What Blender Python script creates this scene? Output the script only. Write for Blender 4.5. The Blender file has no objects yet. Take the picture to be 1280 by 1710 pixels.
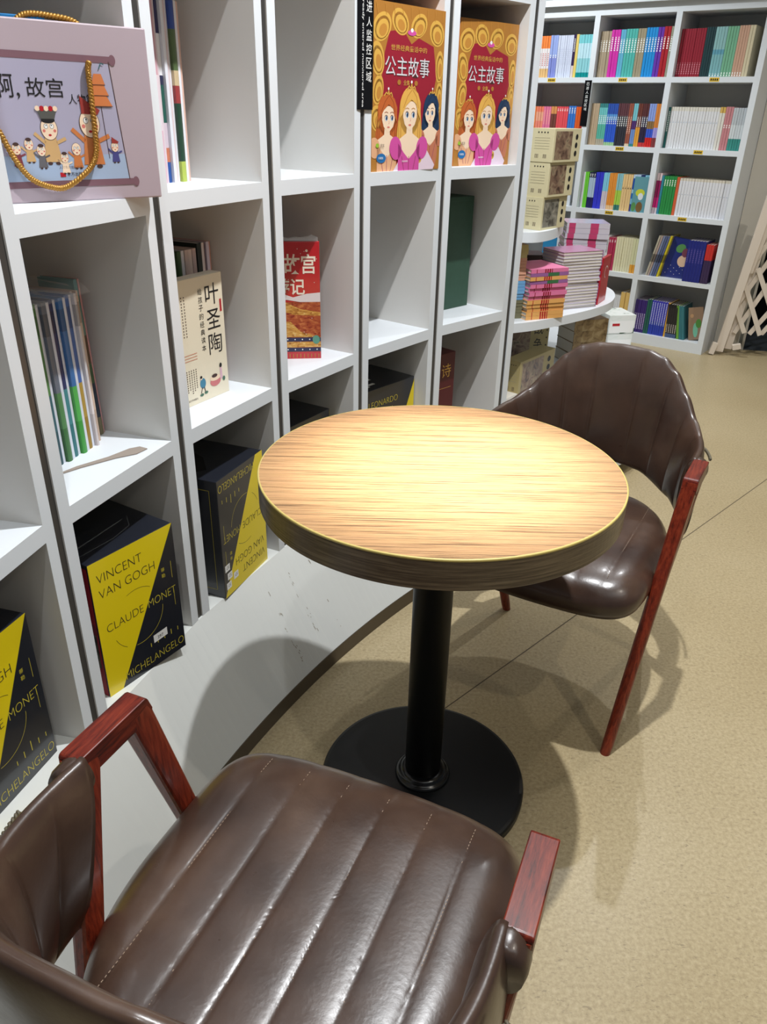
import bpy, bmesh, math, random
from mathutils import Vector, Matrix
random.seed(7)
SC = bpy.context.scene
COL = SC.collection
PI = math.pi

# ------------------------------------------------------------------ camera
F_PX, TH, ROLL, CAM_H = 1283.6, 0.4791, 0.0242, 1.2924
cam_d = bpy.data.cameras.new('camera')
cam = bpy.data.objects.new('camera', cam_d)
COL.objects.link(cam)
cam_d.sensor_fit = 'HORIZONTAL'
cam_d.sensor_width = 36.0
cam_d.lens = 36.0 * F_PX / 1280.0
cam_d.clip_start = 0.02
cam.matrix_world = (Matrix.Translation((0, 0, CAM_H)) @ Matrix.Rotation(PI / 2 - TH, 4, 'X')
                    @ Matrix.Rotation(ROLL, 4, 'Z'))
SC.camera = cam

# ------------------------------------------------------------------ light
SC.view_settings.view_transform = 'Standard'
SC.view_settings.look = 'None'
SC.view_settings.gamma = 1.0
SC.view_settings.exposure = 0.12
w = bpy.data.worlds.new('room_air')
SC.world = w
w.use_nodes = True
w.node_tree.nodes['Background'].inputs[0].default_value = (0.80, 0.90, 1.0, 1)
w.node_tree.nodes['Background'].inputs[1].default_value = 0.11


def spot(name, loc, target, power, size, blend, col, r=0.022):
    d = bpy.data.lights.new(name, 'SPOT')
    d.energy = power
    d.spot_size = math.radians(size)
    d.spot_blend = blend
    d.color = col
    d.shadow_soft_size = r
    o = bpy.data.objects.new(name, d)
    COL.objects.link(o)
    o.location = loc
    o.rotation_euler = (Vector(target) - Vector(loc)).to_track_quat('-Z', 'Y').to_euler()
    return o


WARM = (1.0, 0.93, 0.82)
NEUT = (0.96, 0.98, 1.0)
spot('downlight', (0.37, 1.27, 2.8), (0.37, 1.27, 0), 185, 125, 0.6, NEUT)            # above the table, wide beam
spot('downlight', (0.37, 1.27, 2.8), (0.115, 1.225, 0.75), 480, 18, 1.0, (1.0, 0.985, 0.94))  # its hot centre
spot('downlight', (1.40, 0.10, 2.8), (1.30, 0.20, 0), 34, 125, 0.8, WARM)
spot('downlight', (-0.15, 0.15, 2.8), (-0.15, 0.2, 0), 30, 130, 0.9, NEUT)
spot('downlight', (1.30, 3.10, 2.8), (1.35, 3.2, 0), 58, 130, 0.8, NEUT)
spot('downlight', (0.05, 4.55, 2.8), (0.7, 5.2, 0.9), 150, 110, 0.9, (0.92, 0.97, 1.0))
spot('downlight', (2.60, 3.10, 2.8), (2.6, 3.4, 0), 70, 130, 0.9, WARM)
for (x, y, sx, sy, p) in [(0.7, 3.0, 1.2, 3.0, 13), (1.2, -0.6, 2.4, 0.9, 9)]:  # added broad fill lamps for the ambient level, no real fixtures
    d = bpy.data.lights.new('ceiling_panel_light', 'AREA')
    d.shape = 'RECTANGLE'
    d.size, d.size_y, d.energy, d.color = sx, sy, p, (0.92, 0.97, 1.0)
    o = bpy.data.objects.new('ceiling_panel_light', d)
    COL.objects.link(o)
    o.location = (x, y, 2.95)


# ------------------------------------------------------------------ colour and materials
def S(r, g, b):
    f = lambda c: ((c / 255) / 12.92) if c / 255 <= 0.04045 else (((c / 255) + 0.055) / 1.055) ** 2.4
    return (f(r), f(g), f(b), 1)


MATS = {}


def mat(name, col, rough=0.5, metal=0.0, coat=0.0, bump=0.0, bscale=60, var=0.0, vscale=8, spec=0.5, coord='Object'):
    if name in MATS:
        return MATS[name]
    m = bpy.data.materials.new(name)
    m.use_nodes = True
    nt = m.node_tree
    b = nt.nodes['Principled BSDF']
    b.inputs['Base Color'].default_value = col
    b.inputs['Roughness'].default_value = rough
    b.inputs['Metallic'].default_value = metal
    b.inputs['Coat Weight'].default_value = coat
    b.inputs['Coat Roughness'].default_value = 0.08
    b.inputs['Specular IOR Level'].default_value = spec
    tc = nt.nodes.new('ShaderNodeTexCoord')
    if var > 0:
        n = nt.nodes.new('ShaderNodeTexNoise')
        n.inputs['Scale'].default_value = vscale
        n.inputs['Detail'].default_value = 5
        nt.links.new(tc.outputs[coord], n.inputs['Vector'])
        mx = nt.nodes.new('ShaderNodeMix')
        mx.data_type = 'RGBA'
        mx.inputs['A'].default_value = tuple(c * (1 - var) for c in col[:3]) + (1,)
        mx.inputs['B'].default_value = tuple(min(1, c * (1 + var)) for c in col[:3]) + (1,)
        nt.links.new(n.outputs['Fac'], mx.inputs['Factor'])
        nt.links.new(mx.outputs['Result'], b.inputs['Base Color'])
    if bump > 0:
        n = nt.nodes.new('ShaderNodeTexNoise')
        n.inputs['Scale'].default_value = bscale
        n.inputs['Detail'].default_value = 4
        nt.links.new(tc.outputs[coord], n.inputs['Vector'])
        bp = nt.nodes.new('ShaderNodeBump')
        bp.inputs['Strength'].default_value = bump
        bp.inputs['Distance'].default_value = 0.002
        nt.links.new(n.outputs['Fac'], bp.inputs['Height'])
        nt.links.new(bp.outputs['Normal'], b.inputs['Normal'])
    MATS[name] = m
    return m


def ramp_node(nt, stops, interp='LINEAR'):
    r = nt.nodes.new('ShaderNodeValToRGB')
    cr = r.color_ramp
    cr.interpolation = interp
    cr.elements[0].position, cr.elements[0].color = stops[0]
    cr.elements[1].position, cr.elements[1].color = stops[-1]
    for p, c in stops[1:-1]:
        e = cr.elements.new(p)
        e.color = c
    return r


def wood(name, stops, rough, scale, axis_scale, coat=0.0, rot=0.0, detail=6, bump=0.15):
    m = bpy.data.materials.new(name)
    m.use_nodes = True
    nt = m.node_tree
    b = nt.nodes['Principled BSDF']
    b.inputs['Specular IOR Level'].default_value = 0.35
    tc = nt.nodes.new('ShaderNodeTexCoord')
    mp = nt.nodes.new('ShaderNodeMapping')
    mp.inputs['Scale'].default_value = axis_scale
    mp.inputs['Rotation'].default_value = (0, 0, rot)
    nt.links.new(tc.outputs['Object'], mp.inputs['Vector'])
    n = nt.nodes.new('ShaderNodeTexNoise')
    n.inputs['Scale'].default_value = scale
    n.inputs['Detail'].default_value = detail
    n.inputs['Roughness'].default_value = 0.7
    nt.links.new(mp.outputs['Vector'], n.inputs['Vector'])
    r = ramp_node(nt, stops)
    nt.links.new(n.outputs['Fac'], r.inputs['Fac'])
    nt.links.new(r.outputs['Color'], b.inputs['Base Color'])
    bp = nt.nodes.new('ShaderNodeBump')
    bp.inputs['Strength'].default_value = bump
    bp.inputs['Distance'].default_value = 0.001
    nt.links.new(n.outputs['Fac'], bp.inputs['Height'])
    nt.links.new(bp.outputs['Normal'], b.inputs['Normal'])
    b.inputs['Roughness'].default_value = rough
    b.inputs['Coat Weight'].default_value = coat
    b.inputs['Coat Roughness'].default_value = 0.12
    MATS[name] = m
    return m


WHITE = mat('white_laminate', S(216, 214, 210), 0.45, var=0.03, vscale=3)
WHITE_EDGE = mat('white_edge', S(222, 227, 232), 0.38)
BASEW = mat('white_painted_base', S(216, 218, 214), 0.5, var=0.06, vscale=5)
STRIP = mat('brushed_steel_strip', S(92, 90, 88), 0.42, metal=0.6)
KICK = mat('bronze_kickboard', S(92, 84, 74), 0.32, metal=0.7)
WALLM = mat('painted_wall', S(196, 192, 182), 0.7, var=0.03)
CEIL = mat('ceiling_white', S(225, 225, 222), 0.8)
BLACKM = mat('black_powder_coat', S(10, 12, 15), 0.40, spec=0.35)
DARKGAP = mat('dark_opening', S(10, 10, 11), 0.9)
REDWOOD = wood('red_stained_wood', [(0.30, S(66, 20, 12)), (0.5, S(122, 42, 24)), (0.72, S(148, 62, 36))], 0.36, 3.0,
               (60, 60, 5), coat=0.15)
REDWOOD_ARM = wood('red_stained_wood_arm', [(0.34, S(48, 14, 9)), (0.5, S(100, 30, 18)), (0.66, S(128, 48, 28))], 0.36, 3.0,
                   (60, 6, 60), coat=0.12)
TOPWOOD = wood('oak_laminate', [(0.36, S(84, 66, 50)), (0.43, S(140, 106, 72)), (0.48, S(186, 144, 100)), (0.53, S(200, 158, 110)), (0.58, S(178, 132, 96)),
                                (0.64, S(206, 172, 124))], 0.42, 5.0, (1.0, 95, 1), rot=0.05, bump=0.3, detail=8)
EDGEWOOD = wood('dark_grain_edge', [(0.30, S(52, 42, 34)), (0.5, S(100, 86, 68)), (0.7, S(134, 118, 94))], 0.35, 3.0,
                (3, 3, 90), coat=0.1)
GOLDEDGE = mat('pale_edge_line', S(206, 186, 110), 0.4)
PAPER = mat('book_pages', S(226, 220, 208), 0.8, bump=0.3, bscale=300)


def leather():
    m = mat('brown_leather', S(88, 66, 54), 0.36, bump=0.10, bscale=160, spec=0.6)
    nt = m.node_tree
    b = nt.nodes['Principled BSDF']
    tc = nt.nodes.new('ShaderNodeTexCoord')
    n = nt.nodes.new('ShaderNodeTexNoise')
    n.inputs['Scale'].default_value = 9
    n.inputs['Detail'].default_value = 6
    nt.links.new(tc.outputs['Object'], n.inputs['Vector'])
    r = ramp_node(nt, [(0.3, S(54, 38, 31)), (0.55, S(70, 51, 41)), (0.75, S(88, 67, 54))])
    nt.links.new(n.outputs['Fac'], r.inputs['Fac'])
    nt.links.new(r.outputs['Color'], b.inputs['Base Color'])
    n2 = nt.nodes.new('ShaderNodeTexNoise')
    n2.inputs['Scale'].default_value = 30
    n2.inputs['Detail'].default_value = 5
    nt.links.new(tc.outputs['Object'], n2.inputs['Vector'])
    mr = nt.nodes.new('ShaderNodeMapRange')
    mr.inputs['To Min'].default_value = 0.22
    mr.inputs['To Max'].default_value = 0.42
    b.inputs['Coat Weight'].default_value = 0.22
    b.inputs['Coat Roughness'].default_value = 0.16
    nt.links.new(n2.outputs['Fac'], mr.inputs['Value'])
    nt.links.new(mr.outputs['Result'], b.inputs['Roughness'])
    return m


LEATHER = leather()
STITCH = mat('stitch_thread', S(150, 128, 108), 0.7)


def floor_mat():
    m = bpy.data.materials.new('vinyl_floor')
    m.use_nodes = True
    nt = m.node_tree
    b = nt.nodes['Principled BSDF']
    L = nt.links.new
    tc = nt.nodes.new('ShaderNodeTexCoord')
    n1 = nt.nodes.new('ShaderNodeTexNoise')
    n1.inputs['Scale'].default_value = 130
    n1.inputs['Detail'].default_value = 8
    n1.inputs['Roughness'].default_value = 0.7
    L(tc.outputs['Object'], n1.inputs['Vector'])
    r1 = ramp_node(nt, [(0.30, S(158, 142, 110)), (0.5, S(180, 164, 130)), (0.70, S(196, 181, 148))])
    L(n1.outputs['Fac'], r1.inputs['Fac'])
    # small dark flecks, stretched and turned
    mp = nt.nodes.new('ShaderNodeMapping')
    mp.inputs['Rotation'].default_value = (0, 0, 0.9)
    mp.inputs['Scale'].default_value = (1, 3.4, 1)
    L(tc.outputs['Object'], mp.inputs['Vector'])
    n2 = nt.nodes.new('ShaderNodeTexNoise')
    n2.inputs['Scale'].default_value = 70
    n2.inputs['Detail'].default_value = 3
    n2.inputs['Distortion'].default_value = 1.2
    L(mp.outputs['Vector'], n2.inputs['Vector'])
    r2 = ramp_node(nt, [(0.63, (0, 0, 0, 1)), (0.68, (1, 1, 1, 1))])
    L(n2.outputs['Fac'], r2.inputs['Fac'])
    mx = nt.nodes.new('ShaderNodeMix')
    mx.data_type = 'RGBA'
    mu = nt.nodes.new('ShaderNodeMath')
    mu.operation = 'MULTIPLY'
    mu.inputs[1].default_value = 0.42
    L(r2.outputs['Color'], mu.inputs[0])
    L(mu.outputs[0], mx.inputs['Factor'])
    L(r1.outputs['Color'], mx.inputs['A'])
    mx.inputs['B'].default_value = S(96, 84, 66)
    # broad wear tone
    n3 = nt.nodes.new('ShaderNodeTexNoise')
    n3.inputs['Scale'].default_value = 2.2
    n3.inputs['Detail'].default_value = 4
    L(tc.outputs['Object'], n3.inputs['Vector'])
    r3 = ramp_node(nt, [(0.3, (0.90, 0.88, 0.84, 1)), (0.7, (1, 1, 1, 1))])
    L(n3.outputs['Fac'], r3.inputs['Fac'])
    m2 = nt.nodes.new('ShaderNodeMix')
    m2.data_type = 'RGBA'
    m2.blend_type = 'MULTIPLY'
    m2.inputs['Factor'].default_value = 1
    L(mx.outputs['Result'], m2.inputs['A'])
    L(r3.outputs['Color'], m2.inputs['B'])
    L(m2.outputs['Result'], b.inputs['Base Color'])
    b.inputs['Roughness'].default_value = 0.34
    b.inputs['Specular IOR Level'].default_value = 0.35
    bp = nt.nodes.new('ShaderNodeBump')
    bp.inputs['Strength'].default_value = 0.12
    bp.inputs['Distance'].default_value = 0.001
    L(n1.outputs['Fac'], bp.inputs['Height'])
    L(bp.outputs['Normal'], b.inputs['Normal'])
    return m


FLOOR = floor_mat()


def band_mat(name, bands, marks=None, rough=0.35):
    """book cover: colour bands by height (bands = [(from, rgb), ...]); marks = (z0, z1, rgb) a run of small spine characters"""
    if name in MATS:
        return MATS[name]
    m = bpy.data.materials.new(name)
    m.use_nodes = True
    nt = m.node_tree
    b = nt.nodes['Principled BSDF']
    b.inputs['Roughness'].default_value = rough
    L = nt.links.new
    tc = nt.nodes.new('ShaderNodeTexCoord')
    sp = nt.nodes.new('ShaderNodeSeparateXYZ')
    L(tc.outputs['Generated'], sp.inputs[0])
    if len(bands) == 1:
        bands = bands + [(0.999, bands[0][1])]
    r = ramp_node(nt, [(p, S(*c)) for p, c in bands], 'CONSTANT')
    L(sp.outputs['Z'], r.inputs['Fac'])
    out = r.outputs['Color']
    if marks:
        z0, z1, c = marks
        # rows of character-like blocks inside z0..z1, centred on the spine
        f = nt.nodes.new('ShaderNodeMath')
        f.operation = 'MULTIPLY'
        L(sp.outputs['Z'], f.inputs[0])
        f.inputs[1].default_value = 22
        fr = nt.nodes.new('ShaderNodeMath')
        fr.operation = 'FRACT'
        L(f.outputs[0], fr.inputs[0])
        g = nt.nodes.new('ShaderNodeMath')
        g.operation = 'GREATER_THAN'
        L(fr.outputs[0], g.inputs[0])
        g.inputs[1].default_value = 0.35
        ra = ramp_node(nt, [(0, (0, 0, 0, 1)), (z0, (1, 1, 1, 1)), (z1, (0, 0, 0, 1))], 'CONSTANT')
        ra.color_ramp.elements[-1].position = z1
        L(sp.outputs['Z'], ra.inputs['Fac'])
        rx = ramp_node(nt, [(0, (0, 0, 0, 1)), (0.28, (1, 1, 1, 1)), (0.72, (0, 0, 0, 1))], 'CONSTANT')
        L(sp.outputs['X'], rx.inputs['Fac'])
        a = nt.nodes.new('ShaderNodeMath')
        a.operation = 'MULTIPLY'
        L(g.outputs[0], a.inputs[0])
        L(ra.outputs['Color'], a.inputs[1])
        a2 = nt.nodes.new('ShaderNodeMath')
        a2.operation = 'MULTIPLY'
        L(a.outputs[0], a2.inputs[0])
        L(rx.outputs['Color'], a2.inputs[1])
        mx = nt.nodes.new('ShaderNodeMix')
        mx.data_type = 'RGBA'
        L(a2.outputs[0], mx.inputs['Factor'])
        L(out, mx.inputs['A'])
        mx.inputs['B'].default_value = S(*c)
        out = mx.outputs['Result']
    L(out, b.inputs['Base Color'])
    MATS[name] = m
    return m


def blotch_mat(name, cols, scale=18, rough=0.35, stretch=(1, 1, 1)):
    """printed picture without any figure: blotches of the given colours"""
    if name in MATS:
        return MATS[name]
    m = bpy.data.materials.new(name)
    m.use_nodes = True
    nt = m.node_tree
    b = nt.nodes['Principled BSDF']
    b.inputs['Roughness'].default_value = rough
    tc = nt.nodes.new('ShaderNodeTexCoord')
    mp = nt.nodes.new('ShaderNodeMapping')
    mp.inputs['Scale'].default_value = stretch
    nt.links.new(tc.outputs['Object'], mp.inputs['Vector'])
    n = nt.nodes.new('ShaderNodeTexNoise')
    n.inputs['Scale'].default_value = scale
    n.inputs['Detail'].default_value = 5
    n.inputs['Distortion'].default_value = 0.8
    nt.links.new(mp.outputs['Vector'], n.inputs['Vector'])
    k = len(cols)
    r = ramp_node(nt, [(0.32 + 0.36 * i / (k - 1), S(*c)) for i, c in enumerate(cols)], 'EASE')
    nt.links.new(n.outputs['Fac'], r.inputs['Fac'])
    nt.links.new(r.outputs['Color'], b.inputs['Base Color'])
    MATS[name] = m
    return m


# ------------------------------------------------------------------ object helpers
def link(name, me, mats, parent=None, label=None):
    o = bpy.data.objects.new(name, me)
    COL.objects.link(o)
    if not isinstance(mats, (list, tuple)):
        mats = [mats]
    for m in mats:
        me.materials.append(m)
    if parent is not None:
        o.parent = parent
    if label:
        o['label'] = label
    return o


def build(name, bm, mats, parent=None, label=None, smooth=False, bevel=0):
    me = bpy.data.meshes.new(name)
    bmesh.ops.recalc_face_normals(bm, faces=bm.faces)
    bm.to_mesh(me)
    bm.free()
    if smooth:
        me.shade_smooth()
    o = link(name, me, mats, parent, label)
    if bevel:
        md = o.modifiers.new('bevel', 'BEVEL')
        md.width = bevel
        md.segments = 2
        md.limit_method = 'ANGLE'
    return o


def thing(name, label, cat, loc=(0, 0, 0), rz=0.0, group=None):
    o = bpy.data.objects.new(name, None)
    COL.objects.link(o)
    o.empty_display_size = 0.05
    o.location = loc
    o.rotation_euler = (0, 0, rz)
    tag(o, label, cat, group)
    return o


def tag(o, label, cat, group=None):
    o['label'] = label
    o['category'] = cat
    if group:
        o['group'] = group
    return o


def struct(name, bm, m, **k):
    o = build(name, bm, m, **k)
    o['kind'] = 'structure'
    return o


def box(bm, x0, x1, y0, y1, z0, z1, mi=0):
    v = [bm.verts.new(p) for p in ((x0, y0, z0), (x1, y0, z0), (x1, y1, z0), (x0, y1, z0),
                                   (x0, y0, z1), (x1, y0, z1), (x1, y1, z1), (x0, y1, z1))]
    for f in ((0, 3, 2, 1), (4, 5, 6, 7), (0, 1, 5, 4), (1, 2, 6, 5), (2, 3, 7, 6), (3, 0, 4, 7)):
        bm.faces.new([v[i] for i in f]).material_index = mi


def B(*boxes):
    bm = bmesh.new()
    for b in boxes:
        box(bm, *b)
    return bm


def loft(bm, rings, cap=True, closed=True, mi=0):
    vs = [[bm.verts.new(p) for p in r] for r in rings]
    n = len(vs[0])
    for a, b in zip(vs[:-1], vs[1:]):
        for i in range(n if closed else n - 1):
            j = (i + 1) % n
            bm.faces.new((a[i], a[j], b[j], b[i])).material_index = mi
    if cap:
        bm.faces.new(list(reversed(vs[0]))).material_index = mi
        bm.faces.new(vs[-1]).material_index = mi
    return vs


def lathe(bm, prof, n=64, c=(0, 0)):
    rings = [[(c[0] + r * math.cos(2 * PI * k / n), c[1] + r * math.sin(2 * PI * k / n), z) for k in range(n)] for r, z in prof]
    loft(bm, rings)


def tube(bm, pts, r, n=8, mi=0):
    pts = [Vector(p) for p in pts]
    rings = []
    up = Vector((0, 0, 1))
    for i, p in enumerate(pts):
        t = (pts[min(i + 1, len(pts) - 1)] - pts[max(i - 1, 0)]).normalized()
        if abs(t.dot(up)) > 0.95:
            up = Vector((1, 0, 0)) if abs(t.x) < 0.9 else Vector((0, 1, 0))
        a = t.cross(up).normalized()
        b = a.cross(t).normalized()
        up = b
        rr = r(i / max(1, len(pts) - 1)) if callable(r) else r
        rings.append([p + a * rr * math.cos(2 * PI * k / n) + b * rr * math.sin(2 * PI * k / n) for k in range(n)])
    loft(bm, rings, mi=mi)


def ray(px, py):
    """unit-less direction from the lens through a pixel of the photograph (used once, to place things)"""
    a, b = px - 640, py - 855
    cr, sr = math.cos(ROLL), math.sin(ROLL)
    u, v = (a * cr + b * sr) / F_PX, (-a * sr + b * cr) / F_PX
    ct, st = math.cos(TH), math.sin(TH)
    return Vector((u, ct - v * st, -st - v * ct))


def atz(px, py, z):
    d = ray(px, py)
    t = (z - CAM_H) / d.z
    return Vector((d.x * t, d.y * t, z))


# ---------- flat printing on a face: polygons in face metres, raised by a hair per layer
FONT_CACHE = {}


def glyphs(s, thin=0.0):
    key = (s, thin)
    if key in FONT_CACHE:
        return FONT_CACHE[key]
    c = bpy.data.curves.new('lettering_curve', 'FONT')
    c.body = s
    c.size = 1.0
    c.offset = thin
    c.resolution_u = 4
    o = bpy.data.objects.new('lettering_curve', c)
    COL.objects.link(o)
    bpy.context.view_layer.update()
    me = bpy.data.meshes.new_from_object(o.evaluated_get(bpy.context.evaluated_depsgraph_get()))
    vs = [(v.co.x, v.co.y) for v in me.vertices]
    fs = [list(p.vertices) for p in me.polygons]
    bpy.data.objects.remove(o)
    bpy.data.curves.remove(c)
    bpy.data.meshes.remove(me)
    FONT_CACHE[key] = (vs, fs)
    return vs, fs


def clip_rect(pts, w_, h_):
    for ax_, lim, sg in ((0, 0, 1), (0, w_, -1), (1, 0, 1), (1, h_, -1)):
        out = []
        for i, p in enumerate(pts):
            q = pts[i - 1]
            a_, b_ = (p[ax_] - lim) * sg, (q[ax_] - lim) * sg
            if (a_ >= 0) != (b_ >= 0):
                t_ = b_ / (b_ - a_)
                out.append((q[0] + (p[0] - q[0]) * t_, q[1] + (p[1] - q[1]) * t_))
            if a_ >= 0:
                out.append(p)
        pts = out
        if len(pts) < 3:
            return []
    return pts


class Art:
    """collects printed shapes; O = lower left corner of the face, U, V unit vectors, N outward"""

    def __init__(s, O, U, V, w, h, flip=False):
        s.O, s.U, s.V = Vector(O), Vector(U), Vector(V)
        s.N = s.U.cross(s.V)
        s.w, s.h, s.flip = w, h, flip
        s.bm = bmesh.new()
        s.mats = []
        s.k = 1

    def P(s, u, v, k):
        if s.flip:
            u, v = s.w - u, s.h - v
        return s.O + s.U * u + s.V * v + s.N * (0.00025 + 0.00012 * k)

    def mi(s, m):
        if m not in s.mats:
            s.mats.append(m)
        return s.mats.index(m)

    clip = False

    def poly(s, pts, m, rel=True, k=None):
        k = s.k if k is None else k
        if rel:
            pts = [(u * s.w, v * s.h) for u, v in pts]
        if s.clip:
            pts = clip_rect(pts, s.w, s.h)
            if len(pts) < 3:
                return
        f = s.bm.faces.new([s.bm.verts.new(s.P(u, v, k)) for u, v in pts])
        f.material_index = s.mi(m)

    def ell(s, cu, cv, ru, rv, m, n=28, k=None, rot=0.0, a0=0, a1=2 * PI):
        pts = []
        for i in range(n):
            a = a0 + (a1 - a0) * i / (n if a1 - a0 > 6.28 else n - 1)
            x, y = ru * math.cos(a), rv * math.sin(a)
            pts.append((cu + x * math.cos(rot) - y * math.sin(rot), cv + x * math.sin(rot) + y * math.cos(rot)))
        s.poly(pts, m, False, k)

    def line(s, pts, wd, m, k=None):
        for (a, b), (c, d) in zip(pts[:-1], pts[1:]):
            L = math.hypot(c - a, d - b) or 1
            nx, ny = -(d - b) / L * wd / 2, (c - a) / L * wd / 2
            s.poly([(a + nx, b + ny), (a - nx, b - ny), (c - nx, d - ny), (c + nx, d + ny)], m, False, k)

    def arc(s, cu, cv, r, a0, a1, wd, m, n=24):
        s.line([(cu + r * math.cos(a0 + (a1 - a0) * i / n), cv + r * math.sin(a0 + (a1 - a0) * i / n)) for i in range(n + 1)], wd, m)

    def text(s, t, u, v, m, h=None, wd=None, rot=0.0, thin=0.0, k=None):
        """lower-left at (u, v); h = cap height, wd = total width (either or both)"""
        vs, fs = glyphs(t, thin)
        x0, x1 = min(p[0] for p in vs), max(p[0] for p in vs)
        y0, y1 = min(p[1] for p in vs), max(p[1] for p in vs)
        sy = h / (y1 - y0) if h else None
        sx = wd / (x1 - x0) if wd else None
        sx, sy = sx or sy, sy or sx
        k = s.k + 1 if k is None else k
        cr, sr = math.cos(rot), math.sin(rot)
        bv = []
        for x, y in vs:
            a, b = (x - x0) * sx, (y - y0) * sy
            bv.append(s.bm.verts.new(s.P(u + a * cr - b * sr, v + a * sr + b * cr, k)))
        mi = s.mi(m)
        for f in fs:
            try:
                s.bm.faces.new([bv[i] for i in f]).material_index = mi
            except ValueError:
                pass

    def done(s, name, parent, label=None):
        me = bpy.data.meshes.new(name)
        s.bm.normal_update()
        for f in s.bm.faces:
            if f.normal.dot(s.N) < 0:
                f.normal_flip()
        s.bm.to_mesh(me)
        s.bm.free()
        return link(name, me, s.mats, parent, label)


INK = mat('ink_black', S(26, 24, 26), 0.5)
INKB = mat('ink_brown', S(70, 48, 44), 0.5)
PWHITE = mat('print_white', S(236, 236, 234), 0.45)
PGOLD = mat('print_gold', S(214, 168, 78), 0.35)
PGOLD2 = mat('print_gold_dark', S(172, 118, 52), 0.35)
PPINK = mat('print_pink', S(206, 82, 158), 0.35)
PRED = mat('print_red', S(178, 34, 44), 0.35)
SKIN = mat('print_skin', S(240, 214, 186), 0.4)
CHEEK = mat('print_cheek', S(214, 120, 110), 0.4)

# ------------------------------------------------------------------ room shell
bm = bmesh.new()
box(bm, -3.2, 6.0, -2.2, 7.4, -0.06, 0)
floor = struct('floor', bm, FLOOR)
bm = bmesh.new()
box(bm, -3.2, 6.0, -2.2, 7.4, 3.05, 3.11)
struct('ceiling', bm, CEIL)
bm = bmesh.new()
box(bm, -3.2, 6.0, 7.3, 7.4, 0, 3.05)
struct('wall_back', bm, WALLM)
# floor joints: thin dark grooves of the sheet vinyl
bm = bmesh.new()
jd = Vector((0.704, 0.710, 0))
jn = Vector((-jd.y, jd.x, 0))
for k, (t0, t1) in {0: (-0.6, 3.4), -1: (-0.2, 4.0)}.items():
    o0 = Vector((0.341, 1.632, 0.0004)) + jn * (1.83 * k)
    p = [o0 + jd * t0 + jn * 0.0016, o0 + jd * t0 - jn * 0.0016, o0 + jd * t1 - jn * 0.0016, o0 + jd * t1 + jn * 0.0016]
    bm.faces.new([bm.verts.new(q) for q in p])
struct('trim_1', bm, mat('floor_joint', S(92, 80, 62), 0.8))

# ------------------------------------------------------------------ curved bookcase on the left
CX, CY, RF = 2.4392, 0.2779, 3.0371
GA = [179.0, 172.3, 165.55, 158.82, 152.13, 145.73, 139.22, 132.43]      # gaps between the units, degrees
L3, L2, L1, L0, LT = 0.3075, 0.7346, 1.1635, 1.5925, 2.02
DEP = 0.30


def gpos(a, r=RF):
    return Vector((CX + r * math.cos(math.radians(a)), CY + r * math.sin(math.radians(a)), 0))


class Unit:
    def __init__(s, i):
        p0, p1 = gpos(GA[i + 1]), gpos(GA[i + 2])
        s.p0, s.W = p0, (p1 - p0).length
        s.e = (p1 - p0).normalized()
        s.b = Vector((-s.e.y, s.e.x, 0))
        s.rz = math.atan2(s.e.y, s.e.x)

    def pt(s, x, y, z=0):
        q = s.p0 + s.e * x + s.b * y
        return Vector((q.x, q.y, z))

    def plane(s, px, py, y):
        """(x, z) where a pixel's sight line meets the vertical plane at depth y"""
        d = ray(px, py)
        n = s.b
        t = (s.p0 + s.b * y).dot(n) / d.dot(n)
        q = d * t
        return (Vector((q.x, q.y, 0)) - s.p0).dot(s.e), CAM_H + q.z


def panel(t, x0, x1):
    bm = B((x0, x1, 0, DEP, L3, 2.45))
    bm.normal_update()
    for f in bm.faces:
        f.material_index = 0 if abs(f.normal.y) > 0.5 else 1
    return build('side_panel', bm, [WHITE_EDGE, WHITE], t)


UN = {i: Unit(i) for i in range(-1, 6)}
where = {-1: 'nearest the camera, outside the left edge', 0: 'at the left edge behind the near chair', 1: 'holding the lilac gift box',
         2: 'holding the cream book on its middle shelf', 3: 'holding the red book on its middle shelf',
         4: 'holding the left princess box under the black sign', 5: 'last of the curve, holding the green box'}
PT = 0.0245
for i, u in UN.items():
    t = thing('bookcase', 'white open cube bookcase unit ' + where[i], 'bookcase', u.p0, u.rz, 'units of the curved white bookcase')
    W = u.W
    lx, rx = 0.0085, W - 0.0085
    panel(t, lx, lx + PT)
    panel(t, rx - PT, rx)
    build('back_panel', B((lx + PT, rx - PT, DEP - 0.012, DEP, L3, 2.45)), WHITE, t)
    for z in (L2, L1, L0, LT, 2.45):
        build('shelf', B((lx + PT, rx - PT, 0, DEP - 0.012, z - 0.030, z)), WHITE_EDGE, t)
    build('metal_strip', B((-0.0085, 0.0085, 0.003, 0.02, L3, 2.45)), STRIP, t, label='grey metal strip in the joint')

# flared base below the units and its dark kickboard
bm = bmesh.new()
bk = bmesh.new()
ang = [179 - 0.5 * k for k in range(int((179 - 132.5) / 0.5) + 1)]
toe = lambda a: min(2.93, max(2.845, 2.861 + (a - 145) * 0.0035))


def front_r(a):          # the unit fronts are chords of the circle
    for a0, a1 in zip(GA[:-1], GA[1:]):
        if a1 <= a <= a0:
            half = math.radians(a0 - a1) / 2
            return RF * math.cos(half) / math.cos(math.radians(a - (a0 + a1) / 2))
    return RF


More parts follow.
